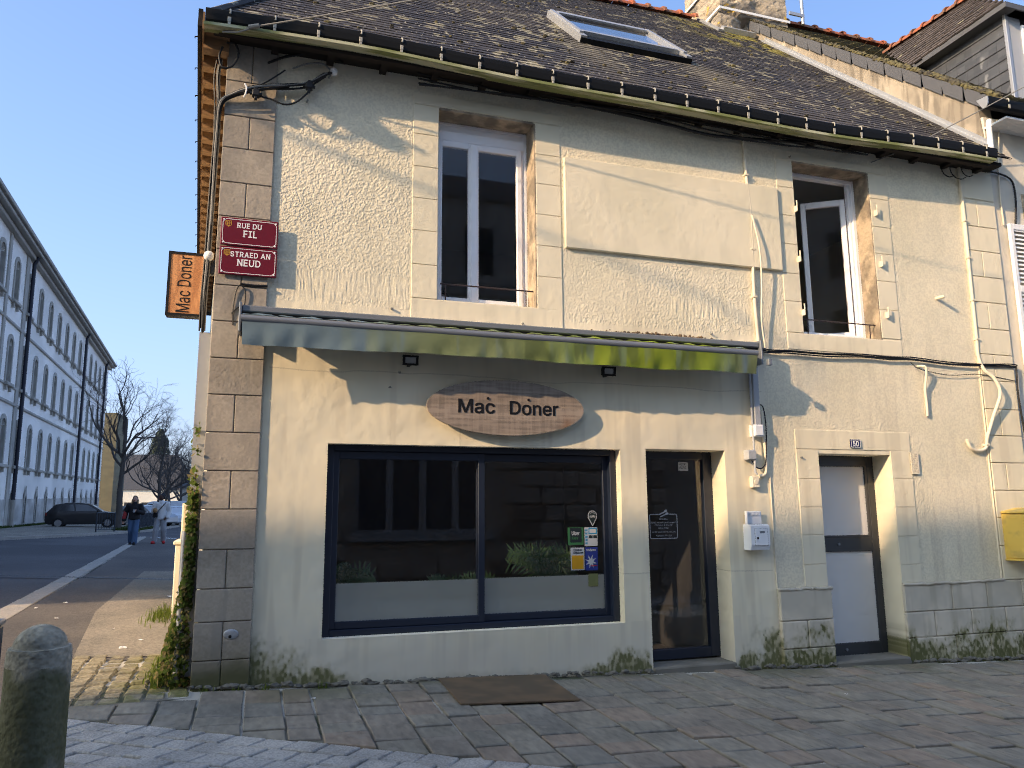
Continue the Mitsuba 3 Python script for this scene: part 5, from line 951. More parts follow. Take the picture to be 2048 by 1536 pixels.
# --- granite setts in diagonal rows
pieces = []
for rrow in range(14):
    for q in range(-8, 40):
        a = P0 + PN * (rrow * .172) + PD * (q * .197 + (rrow % 2) * .085 + rrow * .02); sk = -.03
        pieces.append([a + PD * .005 + PN * .005, a + PD * (.005 + sk) + PN * .166, a + PD * (.191 + sk) + PN * .166, a + PD * .191 + PN * .005])
pieces = [np.array(p) for p in pieces]; pieces = [p if Polygon(p).exterior.is_ccw else p[::-1] for p in pieces if p.mean(0)[0] > -1.15]
pieces.sort(key=lambda r: np.linalg.norm(r.mean(0) - CW[:2]) + (100 if (r.mean(0) - CW[:2])[1] < 3.9 else 0) + (60 if r.mean(0)[0] > 3.6 else 0)); rest = MB()
for k, r in enumerate(pieces):
    v, f = patch(r + rng.normal(0, .003, r.shape), .002, .03, .007, rng.normal(0, .003), .015)
    if k < 170: obj('granite_sett', (v, f), 'granite_sett', PAVE)
    else: rest.add(v, f)
stuffpart(obj('far_setts', rest, 'granite_sett', PAVE))
v, q = gridmesh(-30, 15, -8.75, -2.6, 60, 14, -.010); ok = np.array([edge_below(v[k[0]][:2]) > 1.0 and edge_below(v[k[1]][:2]) > 1.0 for k in q]); struct('street', (v, q[ok]), 'granite_sett')
# --- yellowish cobbles on the corner of the side street
CB = struct('cobbled_corner', ribbon([(-1.15, -.62), (-1.15, 1.5)], [(.02, -.2), (.02, 1.5)], -.012), 'joint_sand')
for q in range(8):
    x0 = -1.14 + q * .143; y = -.58 + .42 * (x0 + 1.14) / 1.1 + rng.uniform(0, .05)
    while y < 1.46:
        L = rng.uniform(.13, .20); g = .009; sl = -.05 * y; r = np.array([(x0 + g, y + g), (x0 + .143 - g, y + g + .01), (x0 + .143 - g, y + L - g + .01), (x0 + g, y + L - g)]) + [[-.03 * (y + .3), 0]] + rng.normal(0, .006, (4, 2))
        m_ = r.mean(0)
        if m_[0] < wx(max(m_[1], 0)) - .05: obj('cobble', patch(r, .002, .03, .016, rng.normal(0, .005), .03), 'cobble', CB)
        y += L
# --- scraps of paper
for x, y, s in ((-.62, 2.35, .03), (-1.75, 4.15, .03), (-2.2, 5.2, .025), (-.75, 6.55, .05), (-1.0, 3.2, .02), (-2.0, 5.8, .03), (4.95, -1.05, .02), (.85, -.45, .018), (-.72, 1.9, .04)):
    m = MB(); p = m3.Manifold.hull_points(np.array([(a, b, c) for a, b, c in rng.uniform(-1, 1, (12, 3)) * [s, s * .7, s * .25]])); m.add(p).xf(lambda v: v + [x, y, float(gz(x, y)) + .008])
    tag(obj('litter', m, 'enamel_white', None), 'small white scrap of paper lying on the ground', 'litter', 'white scraps on the ground')
# --- granite bollard and the blue panel at the left edge
bx, by = -.553, -2.0; bz = float(gz(bx, by)); H0 = 1.0 - bz
prof = [(0, -.1), (.143, -.1), (.141, .2), (.139, .6), (.137, H0 - .02), (.132, H0), (.118, H0 + .002)] + [(.115 * math.cos(a), H0 + .004 + .098 * math.sin(a)) for a in np.linspace(.05, math.pi / 2, 9)]
mm = trimesh.creation.revolve(np.array(prof), sections=72).subdivide().subdivide(); v = np.array(mm.vertices); rr = np.linalg.norm(v[:, :2], axis=1, keepdims=True); nn = meshkit.fbm(v * 14, 4)[:, None] - .5; n2 = meshkit.fbm(v * 3, 3, 4)[:, None] - .5
v[:, :2] *= 1 + (.035 * nn + .03 * n2) * np.minimum(1, .15 / np.maximum(rr, .02)) * .6; v[:, 2] += .004 * nn[:, 0]
tag(obj('bollard', (v + [bx, by, bz], np.array(mm.faces)), 'bollard_granite', None, smooth=40), 'round topped mossy granite bollard at the left edge of the street', 'bollard')
m = MB().cbox(-1.10, -.655, -2.75, -2.70, .25, 1.145, .008); pn = thing('planter', 'dark blue metal planter with a grey rim at the left edge', 'planter')
obj('box', MB().cbox(-1.20, -.632, -2.95, -2.315, .27, 1.155, .008), 'navy_frame', pn); obj('rim', MB().front(sbox(0, 0, 1, 1), 0, 1) and MB().cbox(-1.21, -.626, -2.96, -2.306, 1.157, 1.18, .006), 'alu_grey', pn)

# ------------------------------------------------------------------ the house across the street, behind the viewer
mat('ashlar', bump(two(princ(proc(lambda p, n, uv: mix((0.44, 0.39, 0.33), (0.33, 0.29, 0.25), fbm(p.x * 2, p.z * 2, 1.0, 4))), 0.9)), lambda p, n, uv: fbm(p.x * 20, p.z * 20, 1.0, 3), .01))
flat('slate_far', (0.06, 0.06, 0.065), 0.6)
mat('white_lime', two(princ(proc(lambda p, n, uv: mix((0.80, 0.76, 0.70), (0.68, 0.65, 0.60), smoothstep(0.35, 0.7, fbm(p.y * .3, p.z * .5, 1.0, 4)))), 0.9)))
mat('far_plaster', two(princ(proc(lambda p, n, uv: mix((0.66, 0.62, 0.54), (0.52, 0.49, 0.43), fbm(p.x * .6, p.z * .8, 1.0, 3))), 0.9)))
flat('window_dark', (0.035, 0.037, 0.04), 0.3)
YO, EAVE = -8.7, 11.80
WN = [(2.25, 4.95, 1.45, 3.6), (-5.6, -4.4, 1.3, 3.2)]
def opposite(label, x0, x1, eave, wins, upper=None, mt='ashlar'):
    k = thing('opposite_house', label, 'house', 'houses across the street'); w = sbox(x0, -1, x1, eave)
    for a, b, c, d in wins: w = w.difference(sbox(a, c, b, d))
    mm = trimesh.creation.extrude_polygon(w, .4, engine='earcut'); v = mm.vertices; obj('wall', (np.stack([v[:, 0], YO - v[:, 2], v[:, 1]], 1), mm.faces), mt, k)
    if upper: mm = trimesh.creation.extrude_polygon(w.intersection(sbox(x0, upper, x1, eave)), .02, engine='earcut'); v = mm.vertices; obj('upper_render', (np.stack([v[:, 0], YO + .02 - v[:, 2], v[:, 1]], 1), mm.faces), 'white_lime', k)
    for (a, b, c, d) in wins:
        n = 4 if b - a > 2 else 2; m = MB(); fw = .07
        for q in range(n):
            xa, xb = a + (b - a) * q / n, a + (b - a) * (q + 1) / n; m.box(xa, xa + fw, YO - .2, YO - .12, c, d).box(xb - fw, xb, YO - .2, YO - .12, c, d).box(xa + fw, xb - fw, YO - .199, YO - .12, c, c + fw).box(xa + fw, xb - fw, YO - .199, YO - .12, d - fw, d)
        f = obj('window', m, 'plastic_grey', k); obj('pane', MB().quad((a, YO - .16, c), (a, YO - .16, d), (b, YO - .16, d), (b, YO - .16, c)), 'far_glass' if 'far_glass' in scene else flat('far_glass', (0.075, 0.085, 0.11), 0.25, specular=0.6), f); obj('sill', MB().cbox(a - .1, b + .1, YO - .2, YO + .12, c - .16, c - .001, .01), 'plastic_grey', f)
    rh = min(.42 * eave, 3.8); obj('roof', MB().prism([(x0 + .01, YO + .25, eave), (x0 + .01, YO - 4.2, eave + rh), (x0 + .01, YO - 9, eave)], (0, 0, 0), (x1 - x0 - .02, 0, 0)), 'slate_far', k); obj('back_wall', MB().box(x0, x1, YO - 8.6, YO - 8.4, -1, eave - .05), mt, k)
    return k
opposite('tall pale house across the street to the left of the viewer', -23.6, -12.5, EAVE, [(x, x + 1.2, z, z + 2.0) for x in (-22, -18.6, -15.2) for z in (1.2, 4.9, 8.2)], 4.0)
opposite('middle high house across the street beside the tall one', -12.48, -8.0, 7.5, [(x, x + 1.1, z, z + 1.9) for x in (-11.6, -9.6) for z in (1.2, 4.6)], 3.8)
oh = opposite('low stone house across the street with a four pane window', -7.98, 12.0, 4.35, WN)
k = thing('opposite_house', 'tall pale building standing farther back behind the low stone house', 'house', 'houses across the street'); obj('wall', MB().box(-6, 24, -32, -22, -1, 15), 'far_plaster', k); obj('roof', MB().prism([(-6, -21.8, 15.01), (-6, -27, 18.5), (-6, -32.2, 15.01)], (0, 0, 0), (30, 0, 0)), 'slate_far', k)
for wx_ in np.arange(-4, 23, 3): [obj('window', MB().box(wx_, wx_ + 1.2, -22.02, -21.97, z, z + 2), 'window_dark', k) for z in (5, 8.4, 11.8)]
opposite('lower house across the street at the far left', -60, -23.62, EAVE - 1.75, [(x, x + 1.2, z, z + 2.0) for x in (-30, -26.5) for z in (1.2, 4.9)], 4.0)
for q, (ca, cb) in enumerate((((0.34, 0.28, 0.22), (0.22, 0.18, 0.145)), ((0.5, 0.44, 0.37), (0.36, 0.31, 0.26)))): mat(('ashlar_dark', 'ashlar_light')[q], bump(two(princ(proc(lambda p, n, uv, ca=ca, cb=cb: mix(ca, cb, fbm(p.x * 4, p.z * 4, 1.0, 4))), 0.9)), lambda p, n, uv: fbm(p.x * 20, p.z * 20, 1.0, 3), .01))
for z, r in zip(np.arange(.2, 3.9, .36), range(20)):      # dressed blocks near the window that the glass mirrors
    x = -1.0 + (r % 2) * .3
    while x < 9.2:
        L = rng.uniform(.45, .85); x1 = min(x + L, 9.2); m = MB().cbox(x + .012, x1 - .012, YO - .02, YO + .05 + rng.uniform(0, .03), z + .012, z + .348, .03)
        if not (x1 > 2.1 and x < 5.1 and z + .36 > 1.25): obj('stone_block', m, ('ashlar', 'ashlar_dark', 'ashlar_light')[rng.integers(3)], oh)
        x = x1

# ------------------------------------------------------------------ the long white building on the left of the side street
mat('grey_granite', two(princ(proc(lambda p, n, uv: mix((0.40, 0.375, 0.33), (0.29, 0.275, 0.24), fbm(p.y * 1.5, p.z * 3, 1.0, 3))), 0.9)))
mat('dado_render', two(princ(proc(lambda p, n, uv: mix((0.47, 0.45, 0.42), (0.33, 0.31, 0.28), smoothstep(0.3, 0.7, fbm(p.y * .7, p.z * 1.4, 1.0, 4)))), 0.9)))
flat('pipe_navy', (0.02, 0.022, 0.035), 0.5)
WB = thing('white_building', 'long white three storey building with rows of arched windows', 'building')
WX = lambda y: -10.0 - .066 * y
def wb(v):        # local: x out of the wall towards the street, y along it, z up
    v = np.asarray(v, float); return np.stack([WX(v[:, 1]) + v[:, 0], v[:, 1] + .066 * v[:, 0], v[:, 2]], 1)
def wobj(name, mb, mt, parent=WB): return obj(name, mb.xf(wb), mt, parent)
BAY, YS = 3.575, 41.65 - 3.575 * 10
ys = [YS + BAY * k for k in range(24) if 4 < YS + BAY * k < 87.5]
def arch(yc, w, z0, z1, n=10):
    r = w / 2; rise = r * .75; return Polygon([(yc - r, z0), (yc + r, z0), (yc + r, z1 - rise)] + [(yc + r * math.cos(a), z1 - rise + rise * math.sin(a)) for a in np.linspace(0, math.pi, n)[1:-1]] + [(yc - r, z1 - rise)])
ROWS = ((3.42, 5.85), (7.80, 10.22), (12.32, 14.58))
w = sbox(2.8, 1.5, 88.4, 15.8)
for y in ys:
    for z0, z1 in ROWS: w = w.difference(arch(y, .98, z0, z1))
m = MB(); sidepoly(m, [(0, 0), (1, 0), (1, 1)], 0, .001); m = MB()
for g in [w]:
    mm = trimesh.creation.extrude_polygon(g, .35, engine='earcut'); v = mm.vertices; m.add(np.stack([v[:, 2] - .35, v[:, 0], v[:, 1]], 1), mm.faces)
m.box(-12, -.35, 2.81, 88.39, -2, 15.8) if False else None
wobj('wall', m, 'white_lime'); wobj('core', MB().box(-14, -.36, 2.9, 88.3, -2, 15.9), 'interior_dark')
wobj('end_wall', MB().box(-14, -.36, 88.3, 88.4, -2, 15.8).box(-14, -.36, 2.8, 2.9, -2, 15.8), 'white_lime')
wobj('dado', MB().box(-.3, .05, 2.8, 88.45, -2.6, 1.5), 'dado_render')
for z in (6.70, 10.98): wobj('string_course', MB().cbox(-.05, .10, 2.8, 88.45, z, z + .16, .02), 'grey_granite')
wobj('cornice', MB().cbox(-.1, .30, 2.6, 88.7, 15.55, 15.8, .03).cbox(-.1, .60, 2.4, 89.0, 15.8, 16.0, .03), 'grey_granite')
wobj('gutter', MB().cbox(.25, .75, 2.4, 89.1, 16.0, 16.22, .03), 'grey_granite')
wobj('roof', MB().prism([(.5, 2.5, 16.2), (-7, 2.5, 20.5), (-14.4, 2.5, 16.2)], (0, 0, 0), (0, 86.5, 0)), 'slate_far')
shown = [y for y in ys if y > 34]
for y in ys:
    for z0, z1 in ROWS:
        sur = arch(y, 1.42, z0 - .02, z1 + .24).difference(arch(y, .97, z0 - .1, z1)); mm = trimesh.creation.extrude_polygon(sur, .06, engine='earcut'); v = mm.vertices
        k = wobj('window', MB().add(np.stack([v[:, 2], v[:, 0], v[:, 1]], 1), mm.faces), 'grey_granite')
        if y < 34: continue
        wobj('pane', MB().box(-.30, -.27, y - .49, y + .49, z0, z1), 'window_dark', k); wobj('reveal', MB().box(-.28, .0, y + .47, y + .488, z0, z1 - .35), 'grey_granite', k)
        flat('blind_grey', (0.27, 0.26, 0.23), 0.8) if 'blind_grey' not in scene else None; wobj('blind', MB().box(-.265, -.25, y - .48, y + .48, z0, z0 + (z1 - z0) * rng.uniform(.62, .84)), 'blind_grey', k)
        wobj('glazing_bar', MB().box(-.245, -.22, y - .03, y + .03, z0, z1).box(-.243, -.22, y - .49, y + .49, (z0 + z1) / 2 + .3, (z0 + z1) / 2 + .36), 'plastic_grey', k)
        wobj('sill', MB().cbox(-.2, .22, y - .85, y + .85, z0 - .20, z0 - .02, .02).box(0, .14, y - .62, y - .42, z0 - .46, z0 - .2).box(0, .14, y + .42, y + .62, z0 - .46, z0 - .2), 'grey_granite', k)
    if y < 34: continue
    g0 = float(gz(WX(y), y)); yc = y + .15
    nic = Polygon([(yc - .36, g0 + .2), (yc + .36, g0 + .2), (yc + .36, 1.75), (yc + .2, 1.95), (yc + .07, 2.1), (yc + .05, 2.3), (yc - .05, 2.3), (yc - .07, 2.1), (yc - .2, 1.95), (yc - .36, 1.75)]); inn = arch(yc, .42, g0 + .25, 1.68)
    mm = trimesh.creation.extrude_polygon(nic.difference(inn), .05, engine='earcut'); v = mm.vertices; k = wobj('cellar_window', MB().add(np.stack([v[:, 2] + .05, v[:, 0], v[:, 1]], 1), mm.faces), 'grey_granite')
    mm = trimesh.creation.extrude_polygon(inn, .012, engine='earcut'); v = mm.vertices; wobj('pane', MB().add(np.stack([v[:, 2] + .05, v[:, 0], v[:, 1]], 1), mm.faces), 'window_dark', k)
for z0 in (3.26, 7.62, 12.14): wobj('sill_course', MB().cbox(-.05, .08, 2.8, 88.45, z0, z0 + .13, .02), 'grey_granite')
for y, wd in ((44.1, .75), (70.6, .5), (39.6, .5)): wobj('pilaster', MB().cbox(0, .075, y - wd / 2, y + wd / 2, -.9, 15.55, .01), 'grey_granite')
for y in (44.75, 68.4, 84.0):
    g0 = float(gz(WX(y), y)); wobj('downpipe', MB().tube([(.22, y, g0), (.22, y, 15.3), (.4, y, 15.75)], .11, 8), 'pipe_navy'); wobj('pipe_foot', MB().tube([(.23, y, g0), (.23, y, g0 + 1.6)], .13, 8), 'grey_granite')

# ------------------------------------------------------------------ far houses closing the street
def far_house(label, x0, x1, y0, y1, z1, ridge, wall, roof, wins=(), hip=0.0, name='far_house'):
    k = thing(name, label, 'house'); z0 = float(gz((x0 + x1) / 2, y0)) - .5
    obj('wall', MB().box(x0, x1, y0, y1, z0, z1), wall, k)
    if ridge:
        h = ridge; ym = (y0 + y1) / 2; o = .3; V = np.array([(x0 - o, y0 - o, z1), (x1 + o, y0 - o, z1), (x1 + o, y1 + o, z1), (x0 - o, y1 + o, z1), (x0 - o + hip, ym, z1 + h), (x1 + o - hip, ym, z1 + h)])
        obj('roof', (V, np.array([[0, 1, 5], [0, 5, 4], [1, 2, 5], [2, 3, 4], [2, 4, 5], [3, 0, 4], [0, 3, 2], [0, 2, 1]])), roof, k)
    for (a, b, c, d) in wins:
        f = obj('window', MB().cbox(a - .12, b + .12, y0 - .06, y0 + .02, c - .12, d + .12, .01), 'grey_granite', k); obj('pane', MB().box(a, b, y0 - .075, y0 - .05, c, d), 'window_dark', f)
    return k
mat('ochre_tower', two(princ(proc(lambda p, n, uv: mix((0.19, 0.175, 0.115), (0.14, 0.13, 0.09), fbm(p.x * 1.5, p.z * 3, 1.0, 3))), 0.9)))
far_house('tall narrow ochre building just behind the end of the white building', -21.0, -15.75, 96, 104, 11.5, 0, 'ochre_tower', None, [], name='far_tower')
far_house('far white house with dark slate roof behind the bare trees', -24.5, -9.0, 128, 140, 2.6, 5.8, 'far_plaster', 'slate_far', [(x, x + 1.1, z, z + 1.8) for x in (-22, -19, -16.5, -14, -11.5) for z in (-1.2,)], hip=3.5)
far_house('pale far house at the right edge of the street view', -7.7, 6.0, 88, 100, 2.6, 2.4, 'far_plaster', 'slate_far', [(x, x + 1.0, 1.0, 2.6) for x in (-6, -4)], hip=2)
far_house('low far wall with brown garage beyond the white van', -10, -2, 118, 122, 1.2, 0, 'chimney_stone', None)

# ------------------------------------------------------------------ pavements, kerb and greenery on the far left side
LK = [(-8.8, 28.2), (-7.1, 34.8), (-6.15, 40.2), (-5.6, 44.0), (-5.3, 60.0), (-6.2, 80.0)]
struct('far_footway', ribbon([(WX(y), y) for y in np.linspace(20, 88, 12)], [(-10.9, 20)] + LK, .06, 60), 'concrete_path')
m = MB()
for a, b in zip([(-10.9, 20)] + LK[:-1], LK):
    a, b = np.array(a), np.array(b); d = (b - a) / np.linalg.norm(b - a); nrm = np.array([d[1], -d[0]]); q = [a - nrm * .02, b - nrm * .02, b + nrm * .16, a + nrm * .16]; m.add(np.array([(p[0], p[1], float(gz(*p)) + z) for p in q for z in (-.1, .075)]), np.array([[0, 2, 3], [0, 3, 1], [2, 4, 5], [2, 5, 3], [4, 6, 7], [4, 7, 5], [6, 0, 1], [6, 1, 7], [1, 3, 5], [1, 5, 7]]))
struct('far_kerb', m, 'kerb_granite')
m = MB(); m.quad(*[(x, y, float(gz(x, y)) + .0) for x, y in ((-4.05, 32.4), (-2.95, 32.2), (-2.95, 32.7), (-4.05, 32.9))]); struct('road_marking', m, 'enamel_white')
flat('grass_green', (0.06, 0.085, 0.02), 0.8)
def grass(name, n, fx, h, label, mt='grass_green', seed=3, w=.012, kind='stuff', cat='grass'):
    r = np.random.default_rng(seed); V = []
    for k in range(n):
        x, y = fx(r); z = float(gz(x, y)) - .02; a = r.uniform(0, 2 * math.pi); L = h * r.uniform(.4, 1.1); bd = r.uniform(.1, .7) * L; wd = w * r.uniform(.6, 1.2)
        u = np.array([math.cos(a), math.sin(a), 0]); s_ = np.array([-math.sin(a), math.cos(a), 0]) * wd; p = np.array([x, y, z]); mid = p + u * bd * .35 + [0, 0, L * .6]; tip = p + u * bd + [0, 0, L * .85]
        V += [p - s_, p + s_, mid + s_ * .7, mid - s_ * .7, tip]
    i = np.arange(n)[:, None] * 5; f = (i[:, :, None] + np.array([[0, 1, 2], [0, 2, 3], [3, 2, 4]])).reshape(-1, 3); key = obj(name, (np.array(V), f), mt, None); tag(key, label, cat, kind=kind); return key
mat('leaf_blade', {'type': 'principledthin', 'base_color': {'type': 'rgb', 'value': [0.13, 0.17, 0.035]}, 'roughness': 0.6, 'diff_trans': 0.7, 'spec_trans': 0.0, 'eta': 1.3})
grass('verge_grass', 4000, lambda r: (-6.9 + r.uniform(-.2, 1.2), 43.0 + r.uniform(-1.2, 6)), .30, 'green grass verge round the foot of the street tree', w=.03)
grass('wall_weeds', 2500, lambda r: (WX(y := r.uniform(36, 60)) + r.uniform(.0, .35), y), .25, 'weeds along the foot of the white building', w=.04, seed=5)
grass('kerb_grass', 260, lambda r: (-.62 + r.normal(0, .07), 4.15 + r.normal(0, .35)), .15, 'tuft of bright grass beside the cream pilaster', 'leaf_blade', 6, .006)
grass('corner_weeds', 420, lambda r: (-.20 + r.normal(0, .07), r.uniform(.05, 1.3)), .14, 'weeds and grass growing at the foot of the ivy', 'leaf_blade', 7, .006)
grass('joint_weeds', 70, lambda r: (r.choice([.10, .52, .95, .3]) + r.normal(0, .02), -.06 + r.normal(0, .015)), .07, 'small weeds in the joint at the foot of the house', 'leaf_blade', 8, .004)
# ---- ivy on the corner
def leaf_cloud(P, N, size, r):
    V = []; 
    for p, n in zip(P, N):
        n = n + r.normal(0, .55, 3); n /= np.linalg.norm(n); a = np.cross(n, r.normal(0, 1, 3)); a /= np.linalg.norm(a); b = np.cross(n, a); s = size * r.uniform(.6, 1.3)
        V += [p - a * s, p - a * s * .2 + b * s * .75, p + a * s * .35 + b * s * .45, p + a * s * 1.1 - n * s * .2, p + a * s * .35 - b * s * .45, p - a * s * .2 - b * s * .75]
    i = np.arange(len(P))[:, None] * 6; f = (i[:, :, None] + np.array([[0, 1, 2], [0, 2, 3], [0, 3, 4], [0, 4, 5]])).reshape(-1, 3); return np.array(V), f
r = np.random.default_rng(11)
for nm in ('a', 'b', 'c'): 
    c = {'a': (.055, .085, .018), 'b': (.095, .125, .028), 'c': (.21, .17, .075)}[nm]; mat('ivy_' + nm, {'type': 'principledthin', 'base_color': {'type': 'rgb', 'value': list(c)}, 'roughness': 0.5, 'diff_trans': 0.6, 'spec_trans': 0.0, 'eta': 1.4})
iv = thing('ivy', 'ivy climbing the corner of the house from weeds at its foot', 'ivy')
m = MB()
for k in range(9):
    s = r.uniform(.2, .5); p = [side(.03, s + .08 * math.sin(j + k), float(gz(0, 0)) + .02 + j * .12) for j in range(r.integers(5, 12))]; m.tube(p, .008, 5, 2)
obj('stem', m, 'rafter_wood', iv)
for nm, n in (('a', 1300), ('b', 1700), ('c', 1100)):
    P, N = [], []
    while len(P) < n:
        z = r.uniform(.28, 1.75) if r.random() < .85 else r.uniform(1.6, 2.3); s = abs(r.normal(.12, .16)) if z > .9 else abs(r.normal(.3, .3)); u = r.uniform(.02, .09 + .17 * max(0, 1 - (z - .3) / .85) ** 1.2)
        if z > 1.55 and r.random() > .35 - .3 * (z - 1.5): continue
        if z > .75 and r.random() < .25 + .3 * math.sin(z * 9 + s * 14): continue
        if s < .02 and u < .02: continue
        P.append(side(u, s, z)); N.append(-SN * .9 + np.array([0, -.7, .5]))
    obj('leaves', leaf_cloud(P, N, .021, r), 'ivy_' + nm, iv)
# ------------------------------------------------------------------ trees
mat('bark', two(princ(proc(lambda p, n, uv: mix((0.115, 0.10, 0.088), (0.07, 0.063, 0.057), fbm(p.x * 9, p.y * 9, p.z * 2, 3))), 0.95)))
def bare_tree(x, y, h, r0, seed, label, depth=5, spread=.55, clear=.28):
    r = np.random.default_rng(seed); k = thing('bare_tree', label, 'tree', 'bare trees along the side street'); z = float(gz(x, y)); tm, cm = MB(), MB()
    def limb(mb, p, d, L, rad, lev):
        n = 5 if lev < 2 else 4; pts = [p]; 
        for j in range(n):
            d = d + r.normal(0, .10 + .03 * lev, 3) + [0, 0, .05 * lev * (1 if lev < 4 else -.3)]; d /= np.linalg.norm(d); pts.append(pts[-1] + d * L / n)
        mb.tube(pts, [rad, rad * .62], 7 if lev < 2 else (5 if lev < 3 else 3), cap=False)
        if lev >= depth: return
        for c in range(3 if lev < 3 else int(r.integers(2, 4))):
            t = r.uniform(.35, 1) if c else 1; q = pts[min(int(t * n), n)]; a = r.uniform(0, 2 * math.pi); o = np.array([math.cos(a), math.sin(a), r.uniform(-.1, .5)]); dd = d + o * spread * r.uniform(.8, 1.6); dd /= np.linalg.norm(dd)
            limb(cm, q, dd, L * r.uniform(.60, .82), max(rad * .54 * r.uniform(.8, 1.1), .008), lev + 1)
    base = np.array([x, y, z - .1]); top = base + [0, 0, h * clear]; tm.tube([base, (base + top) / 2 + r.normal(0, .04, 3), top], [r0 * 1.25, r0 * .95], 10)
    tm.tube([top, top + np.array([r.normal(0, .1), 0, h * .24]), top + np.array([r.normal(0, .15), 0, h * .5])], [r0 * .9, r0 * .4], 8)
    for c in range(6):
        a = 2 * math.pi * c / 6 + r.uniform(-.4, .4); limb(cm, top + np.array([0, 0, h * .24 * r.random()]), np.array([math.cos(a) * .9, math.sin(a) * .9, r.uniform(.35, .9)]), h * .24 * r.uniform(.8, 1.15), r0 * .5, 1)
    for c in range(3): limb(cm, top + np.array([0, 0, h * (.3 + .08 * c)]), np.array([r.normal(0, .6), r.normal(0, .6), .9]), h * .20, r0 * .36, 1)
    obj('trunk', tm, 'bark', k, smooth=50); obj('crown', cm, 'bark', k)
bare_tree(-6.95, 42.6, 8.4, .16, 38, 'nearest bare street tree with a dark trunk beside the black car')
for q, (x, y, h, sd, lab) in enumerate(((-6.1, 54, 8.2, 22, 'second bare tree, just behind the nearest one'), (-6.3, 63, 7.6, 23, 'bare tree behind the woman in blue jeans'), (-6.2, 72, 7.6, 24, 'bare tree above the white van'), (-5.6, 82, 8.2, 25, 'bare tree in front of the far slate roof'), (-9.5, 92, 8.5, 26, 'far bare tree near the ochre building'), (-3.6, 78, 7.5, 27, 'bare tree at the right end of the street view'), (-4.6, 96, 8.5, 28, 'farthest bare tree at the end of the street'), (-7.6, 104, 8.5, 29, 'far bare tree in the middle of the street end'))):
    bare_tree(x, y, h, .14, sd, lab, depth=5, spread=.6, clear=.24)
# conifer far behind
k = thing('conifer', 'grey green conifer rising behind the far roof', 'tree'); cx, cy = -16.9, 150; z = float(gz(cx, cy)); obj('trunk', MB().tube([(cx, cy, z), (cx, cy, z + 13)], [.4, .1], 8), 'bark', k)
r = np.random.default_rng(31); P, N = [], []
for q in range(5200):
    t = r.random() ** .8; zz = z + 3 + 12.2 * t; rad = (3.6 * (1 - t) ** .75 + .3) * (.75 + .5 * meshkit.noise(np.array([[zz * .9, 0, 0]]), 3)[0]) * math.sqrt(r.random()); a = r.uniform(0, 2 * math.pi); P.append(np.array([cx + rad * math.cos(a), cy + rad * math.sin(a), zz - .2 * rad])); N.append(np.array([math.cos(a), math.sin(a), .8]))
flat('conifer_green', (0.05, 0.065, 0.045), 0.9); obj('crown', leaf_cloud(P, N, .22, r), 'conifer_green', k)
# ------------------------------------------------------------------ railings
flat('railing_blue', (0.025, 0.035, 0.05), 0.5)
def railing(p, q, label, n=7):
    k = thing('railing', label, 'railing', 'blue steel railings along the kerb'); p, q = np.array(p, float), np.array(q, float)
    def P(t, h): b = p + (q - p) * t; return (b[0], b[1], float(gz(*b)) + .06 + h)
    obj('frame', MB().tube([P(0, 0), P(0, .98)], .035, 8).tube([P(1, 0), P(1, .98)], .035, 8).tube([P(0, .96), P(1, .96)], .028, 8).tube([P(0, .14), P(1, .14)], .022, 8), 'railing_blue', k)
    for j in range(1, n): obj('bar', MB().tube([P(j / n, .14), P(j / n, .96)], .016, 6), 'railing_blue', k)
railing((-7.12, 37.4), (-6.55, 39.1), 'blue railing in front of the nearest bare tree')
for j, t in enumerate(np.linspace(42.2, 54, 6)[:-1]): railing((-5.75 - .03 * (t - 42), t), (-5.75 - .03 * (t - 40), t + 1.9), ['nearest blue railing of the row behind the walkers', 'second blue railing of the row behind the walkers', 'third blue railing of the row behind the walkers', 'fourth blue railing of the row behind the walkers', 'farthest blue railing of the row behind the walkers'][j])
